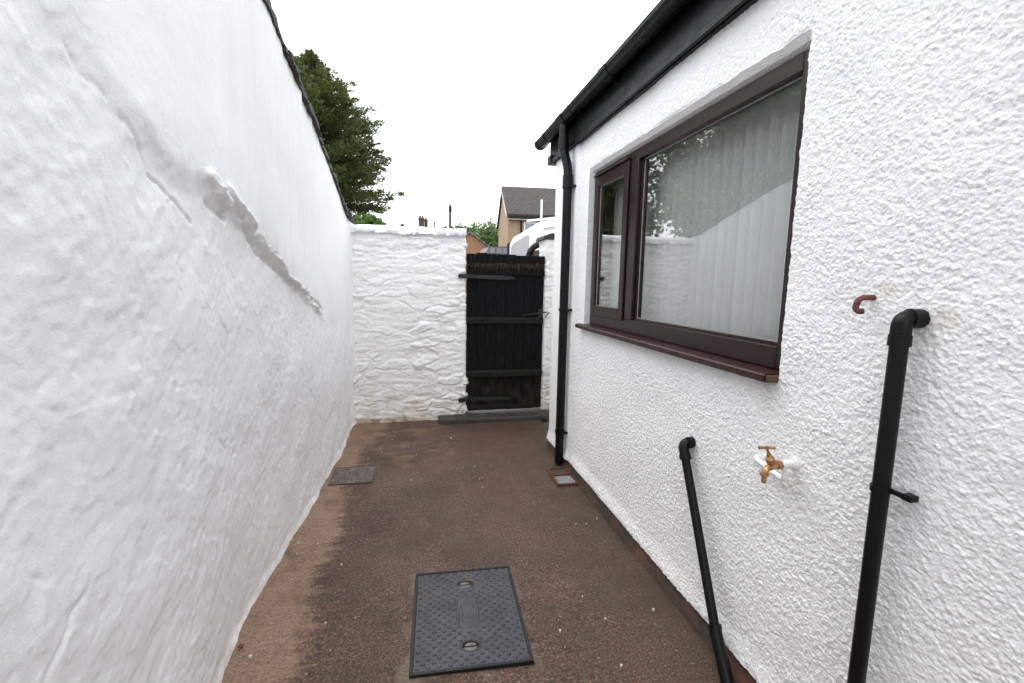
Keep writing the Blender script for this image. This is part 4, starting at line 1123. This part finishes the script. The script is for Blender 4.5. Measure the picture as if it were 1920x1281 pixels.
def broadleaf(name, x0, y0, z0, H, rx, rz, mat, n, ls, seed, lab, grp=None, crown=0.55, clumps=16, fill=0.30):
    t_ = root(name, lab, 'tree', (x0, y0, z0), grp)
    rg = np.random.default_rng(seed); cz = z0 + H - rz
    tr_ = MB(); tr_.tube([(x0, y0, z0), (x0 + .1, y0, z0 + (H - rz) * .6), (x0, y0, cz)], [H * .03, H * .022, H * .014], 10)
    cs = rg.normal(size=(clumps, 3)); cs /= np.linalg.norm(cs, axis=1)[:, None]; cs *= rg.uniform(0.25, 0.85, clumps)[:, None]
    C = np.array([x0, y0, cz]) + cs * np.array([rx, rx, rz])
    for c_ in C: tr_.tube([(x0, y0, z0 + (H - rz) * .7), tuple((np.array([x0, y0, cz]) + c_) / 2 + rg.normal(size=3) * .1), tuple(c_)], [H * .010, H * .006, H * .002], 6)
    tr_.build('trunk', M_bark, t_)
    P = []
    for c_ in C:
        m_ = n // clumps; v = rg.normal(size=(m_, 3)); v /= np.linalg.norm(v, axis=1)[:, None]; v *= (rg.uniform(0.2, 1.0, m_) ** 0.5)[:, None]
        P.append(c_ + v * np.array([rx, rx, rz]) * fill * rg.uniform(0.8, 1.4) + rg.normal(size=(m_, 3)) * rx * 0.04)
    V, F = leaf_cloud(np.concatenate(P), ls, 1.5, None, seed)
    np_mesh('crown', V, F, mat, t_, smooth=False); return t_
gB = 'leafy trees behind the left wall'
broadleaf('broadleaf_tree', -8.6, 13.5, 0, 10.5, 3.2, 4.0, M_leafC, 12000, 0.15, 31, 'broad dark tree behind the left wall, seen mirrored in the window glass', None, clumps=26)
broadleaf('broadleaf_tree', -11.5, 20.5, 0, 12.0, 3.8, 5.0, M_leafC, 12000, 0.18, 32, 'second dark tree farther back, mirrored at the far end of the window glass', None, clumps=24)
broadleaf('broadleaf_tree', -4.6, 17.5, 0, 5.3, 2.0, 1.9, M_leafC, 14000, 0.13, 39, 'low bushy tree hidden behind the left wall, mirrored low in the window glass', None, clumps=18, fill=0.4)
broadleaf('broadleaf_tree', -7.6, 12.0, 0, 4.9, 2.2, 1.9, M_leafC, 12000, 0.13, 40, 'bushy low tree nearer the left wall, mirrored in the middle of the window glass', None, clumps=18, fill=0.4)
broadleaf('bush', 9.0, 62, 0, 9.0, 4.2, 4.6, M_leafA, 12000, 0.42, 33, 'round green tree above the small orange brick building', None, clumps=20, fill=0.42)
broadleaf('bush', 6.9, 66, 0, 10.2, 3.4, 4.0, M_leafA, 9000, 0.42, 36, 'green treetop just above the right end of the white coping', None, clumps=18, fill=0.42)
broadleaf('birch_tree', 9.9, 60, 0, 10.6, 2.1, 4.6, M_leafB, 2600, 0.26, 34, 'thin airy pale tree just left of the buff brick house', None, clumps=18)
broadleaf('bush', -4.8, 58, 0, 9.1, 2.6, 2.8, M_leafA, 7000, 0.4, 35, 'low green treetop peeping over the left end of the white coping', None, clumps=16, fill=0.4)

# ------------------------------------------------------------------ buildings beyond
def gable_house(name, lab, M4, w, dp_, eave, rise, wallm, roofm, extra=None, ridge_axis='x', over=0.25):
    """local frame: front face at y=0 from x=0..w, depth dp_ to +y; ridge along x"""
    h_ = root(name, lab, 'house', tuple(M4.translation))
    b = MB(); b.prism([(0, 0), (0, eave), (dp_ / 2, eave + rise), (dp_, eave), (dp_, 0)], 0, 0, w, M4); b.build('wall', wallm, h_)
    sl = rise / (dp_ / 2); t_ = 0.09
    b = MB(); b.prism([(-over, eave - over * sl + .02), (-over, eave - over * sl + .02 + t_), (dp_ / 2, eave + rise + .02 + t_), (dp_ + over, eave - over * sl + .02 + t_), (dp_ + over, eave - over * sl + .02), (dp_ / 2, eave + rise + .02)], 0, -0.12, w + 0.12, M4)
    rf = b.build('roof', roofm, h_); return h_, rf
M4 = Matrix.Translation((5.17, 25.2, 0)) @ Matrix.Rotation(R(-5.5), 4, 'Z')
hh_, rf = gable_house('brick_house', 'buff brick two-storey house with dark brown tiled roof beyond the gate', M4, 9.0, 6.2, 5.36, 1.95, M_brick, M_tile)
b = MB(); b.prism([(-.27, 5.10), (-.27, 5.27), (3.1, 7.28), (3.1, 7.12)], 0, -0.16, -0.125, M4); b.build('verge_board', M_bargeb, hh_)
b = MB(); b.box(-.1, -.40, 5.10, 9.1, -.275, 5.20, 0.01, M4); b.tube([M4 @ Vector((.72, -.06, 5.12)), M4 @ Vector((.72, -.06, 0))], 0.05, 8); b.build('gutter', M_black, hh_)
b = MB(); b.box(0, -.26, 5.0, 9.0, -.005, 5.07, 0, M4); b.build('soffit', M_bargeb, hh_)
for x0 in (0.86, 3.0, 6.0):
    b = MB()
    def bb(xa, za, xb, zb, y0=-.05, y1=.02): b.box(xa, y0, za, xb, y1, zb, 0, M4)
    bb(x0, 3.70, x0 + .08, 4.92); bb(x0 + 1.12, 3.70, x0 + 1.20, 4.92); bb(x0 + .08, 4.84, x0 + 1.12, 4.92); bb(x0 + .08, 3.70, x0 + 1.12, 3.78); bb(x0 + .56, 3.78, x0 + .64, 4.84)
    b.box(x0 + .08, -.04, 4.28, x0 + .56, .0, 4.32, 0, M4); b.box(x0 + .64, -.04, 4.28, x0 + 1.12, .0, 4.32, 0, M4)
    wf = b.build('window', M_whitep, hh_)
    MB().box(x0 + .08, -.02, 3.78, x0 + 1.12, -.005, 4.84, 0, M4).build('pane', M_pane, wf)
# small orange brick gable end
ob = root('brick_outbuilding', 'small orange brick gable end right of the white wall top, below green trees', 'building', (4.3, 35, 0))
b = MB(); b.prism([(2.9, 0), (2.9, 4.35), (4.22, 5.20), (5.55, 4.32), (5.55, 0)], 1, 35, 39); b.build('wall', M_brick2, ob)
b = MB(); b.prism([(2.75, 4.30), (2.75, 4.38), (4.22, 5.33), (5.72, 4.32), (5.72, 4.22), (4.22, 5.22)], 1, 34.85, 39.2); b.build('roof', M_tile2, ob)
# slate shed
sh = root('slate_shed', 'low shed with pale grey slate roof left of the buff brick house', 'shed', (3.5, 21, 0))
b = MB(); b.box(3.25, 20.4, 0, 4.9, 22.4, 2.66); b.build('wall', M_stone, sh)
b = MB(); b.prism([(3.05, 2.66), (3.05, 2.72), (3.3, 3.16), (5.0, 3.20), (5.1, 2.66)], 1, 20.25, 22.5); b.build('roof', M_tile2, sh)
b = MB(); b.tube([(3.0, 20.2, 2.64), (5.1, 20.2, 2.86)], 0.05, 8); b.build('gutter', M_whitep, sh)
# far roofs with chimneys just over the coping
ch = root('terraced_house', 'distant terraced house whose dark twin chimney stacks show above the white coping', 'house', (0.8, 40, 0))
b = MB(); b.prism([(40, 0), (40, 4.6), (43, 6.0), (46, 4.6), (46, 0)], 0, -3.5, 3.4); b.build('wall', M_brick3, ch)
b = MB(); b.prism([(39.7, 4.5), (39.7, 4.6), (43, 6.16), (46.3, 4.6), (46.3, 4.5), (43, 6.04)], 0, -3.6, 3.5); rf = b.build('roof', M_tile2, ch)
b = MB(); b.box(0.52, 42.7, 5.9, 1.02, 43.3, 7.20, .01); b.box(0.48, 42.66, 7.05, 1.06, 43.34, 7.15, .01); b.tube([(0.66, 43, 7.2), (0.66, 43, 7.42)], 0.09, 8); b.tube([(0.88, 43, 7.2), (0.88, 43, 7.40)], 0.09, 8); c_ = b.build('chimney', M_brick3, rf)
b = MB(); b.box(1.06, 43.5, 5.9, 1.36, 44.0, 7.15, .01); b.box(1.04, 43.46, 7.05, 1.38, 44.04, 7.14, .01); b.tube([(1.2, 43.7, 7.15), (1.2, 43.7, 7.36)], 0.09, 8); b.build('chimney', M_brick3, rf)
b = MB(); b.box(-1.10, 42.9, 6.0, -0.75, 43.2, 6.60, .01); b.build('ridge_vent', M_brick3, rf)
b = MB(); b.tube([(1.95, 42.9, 6.0), (1.95, 42.9, 6.95)], 0.06, 8); b.build('flue', M_brick3, rf)
po = root('telegraph_pole', 'slim brown pole with a small cap above the white coping', 'pole', (2.35, 30, 0))
MB().tube([(2.34, 30, 0), (2.35, 30, 6.25)], [0.12, 0.085], 10).build('shaft', M_pole, po)
MB().tube([(2.35, 30, 5.95), (2.35, 30, 6.05), (2.35, 30, 6.3), (2.35, 30, 6.46)], [0.085, 0.115, 0.105, 0.04], 10).build('cap', M_iron, po)

# ------------------------------------------------------------------ white van beyond the gate
va = thing('white_van', 'white van with sloping windscreen and roof rail parked beyond the gate', 'van', (1.62, 7.9, 0))
va.rotation_euler = (0, 0, R(-50))
# local: +x runs to the rear (towards the right and nearer), side face at y=0, body to +y
b = MB()
prof = [(0.0, 0.35), (0.0, 1.15), (0.02, 2.26), (0.10, 2.38), (0.62, 2.60), (1.0, 2.655), (4.6, 2.66), (4.75, 2.55), (4.8, 0.35)]
b.prism(prof, 1, 0.0, 1.85); body = b.build('body', M_vanw, va)
mod = body.modifiers.new('b', 'BEVEL'); mod.width = 0.03; mod.segments = 3; mod.limit_method = 'ANGLE'
b = MB(); b.prism([(0.07, 1.45), (0.07, 2.20), (0.12, 2.27), (0.40, 2.40), (0.45, 2.40), (0.45, 1.45)], 1, -0.008, 0.0); b.build('side_window', M_vang, va)
b = MB(); b.prism([(-0.012, 1.2), (-0.012, 2.27), (0.03, 2.30), (0.03, 1.2)], 1, -0.012, 0.02); b.build('window_seal', M_gasket, va)
b = MB(); b.box(-0.01, 0.12, 1.3, 0.0, 1.73, 2.2, 0.003); b.build('windscreen', M_vang, va)
b = MB(); b.tube([(0.75, -0.015, 2.50), (1.4, -0.018, 2.535), (4.6, -0.018, 2.54)], 0.012, 6); b.build('drip_rail', M_vanw, va)
b = MB(); b.tube([(0.33, 0.10, 2.655), (4.5, 0.10, 2.72)], 0.018, 8)
for xx in (0.9, 2.2, 3.6): b.tube([(xx, 0.10, 2.60), (xx, 0.10, 2.67)], 0.014, 8)
b.tube([(0.62, 0.10, 2.55), (0.62, 0.10, 2.98)], 0.018, 8)
b.build('roof_rail', M_vanw, va)
for xx in (0.75, 3.9):
    for yy_ in (0.0, 1.65):
        b = MB(); b.tube([(xx, yy_ - .02, 0.34), (xx, yy_ + .20, 0.34)], 0.34, 24); b.build('wheel', M_gasket, va)

rebase()
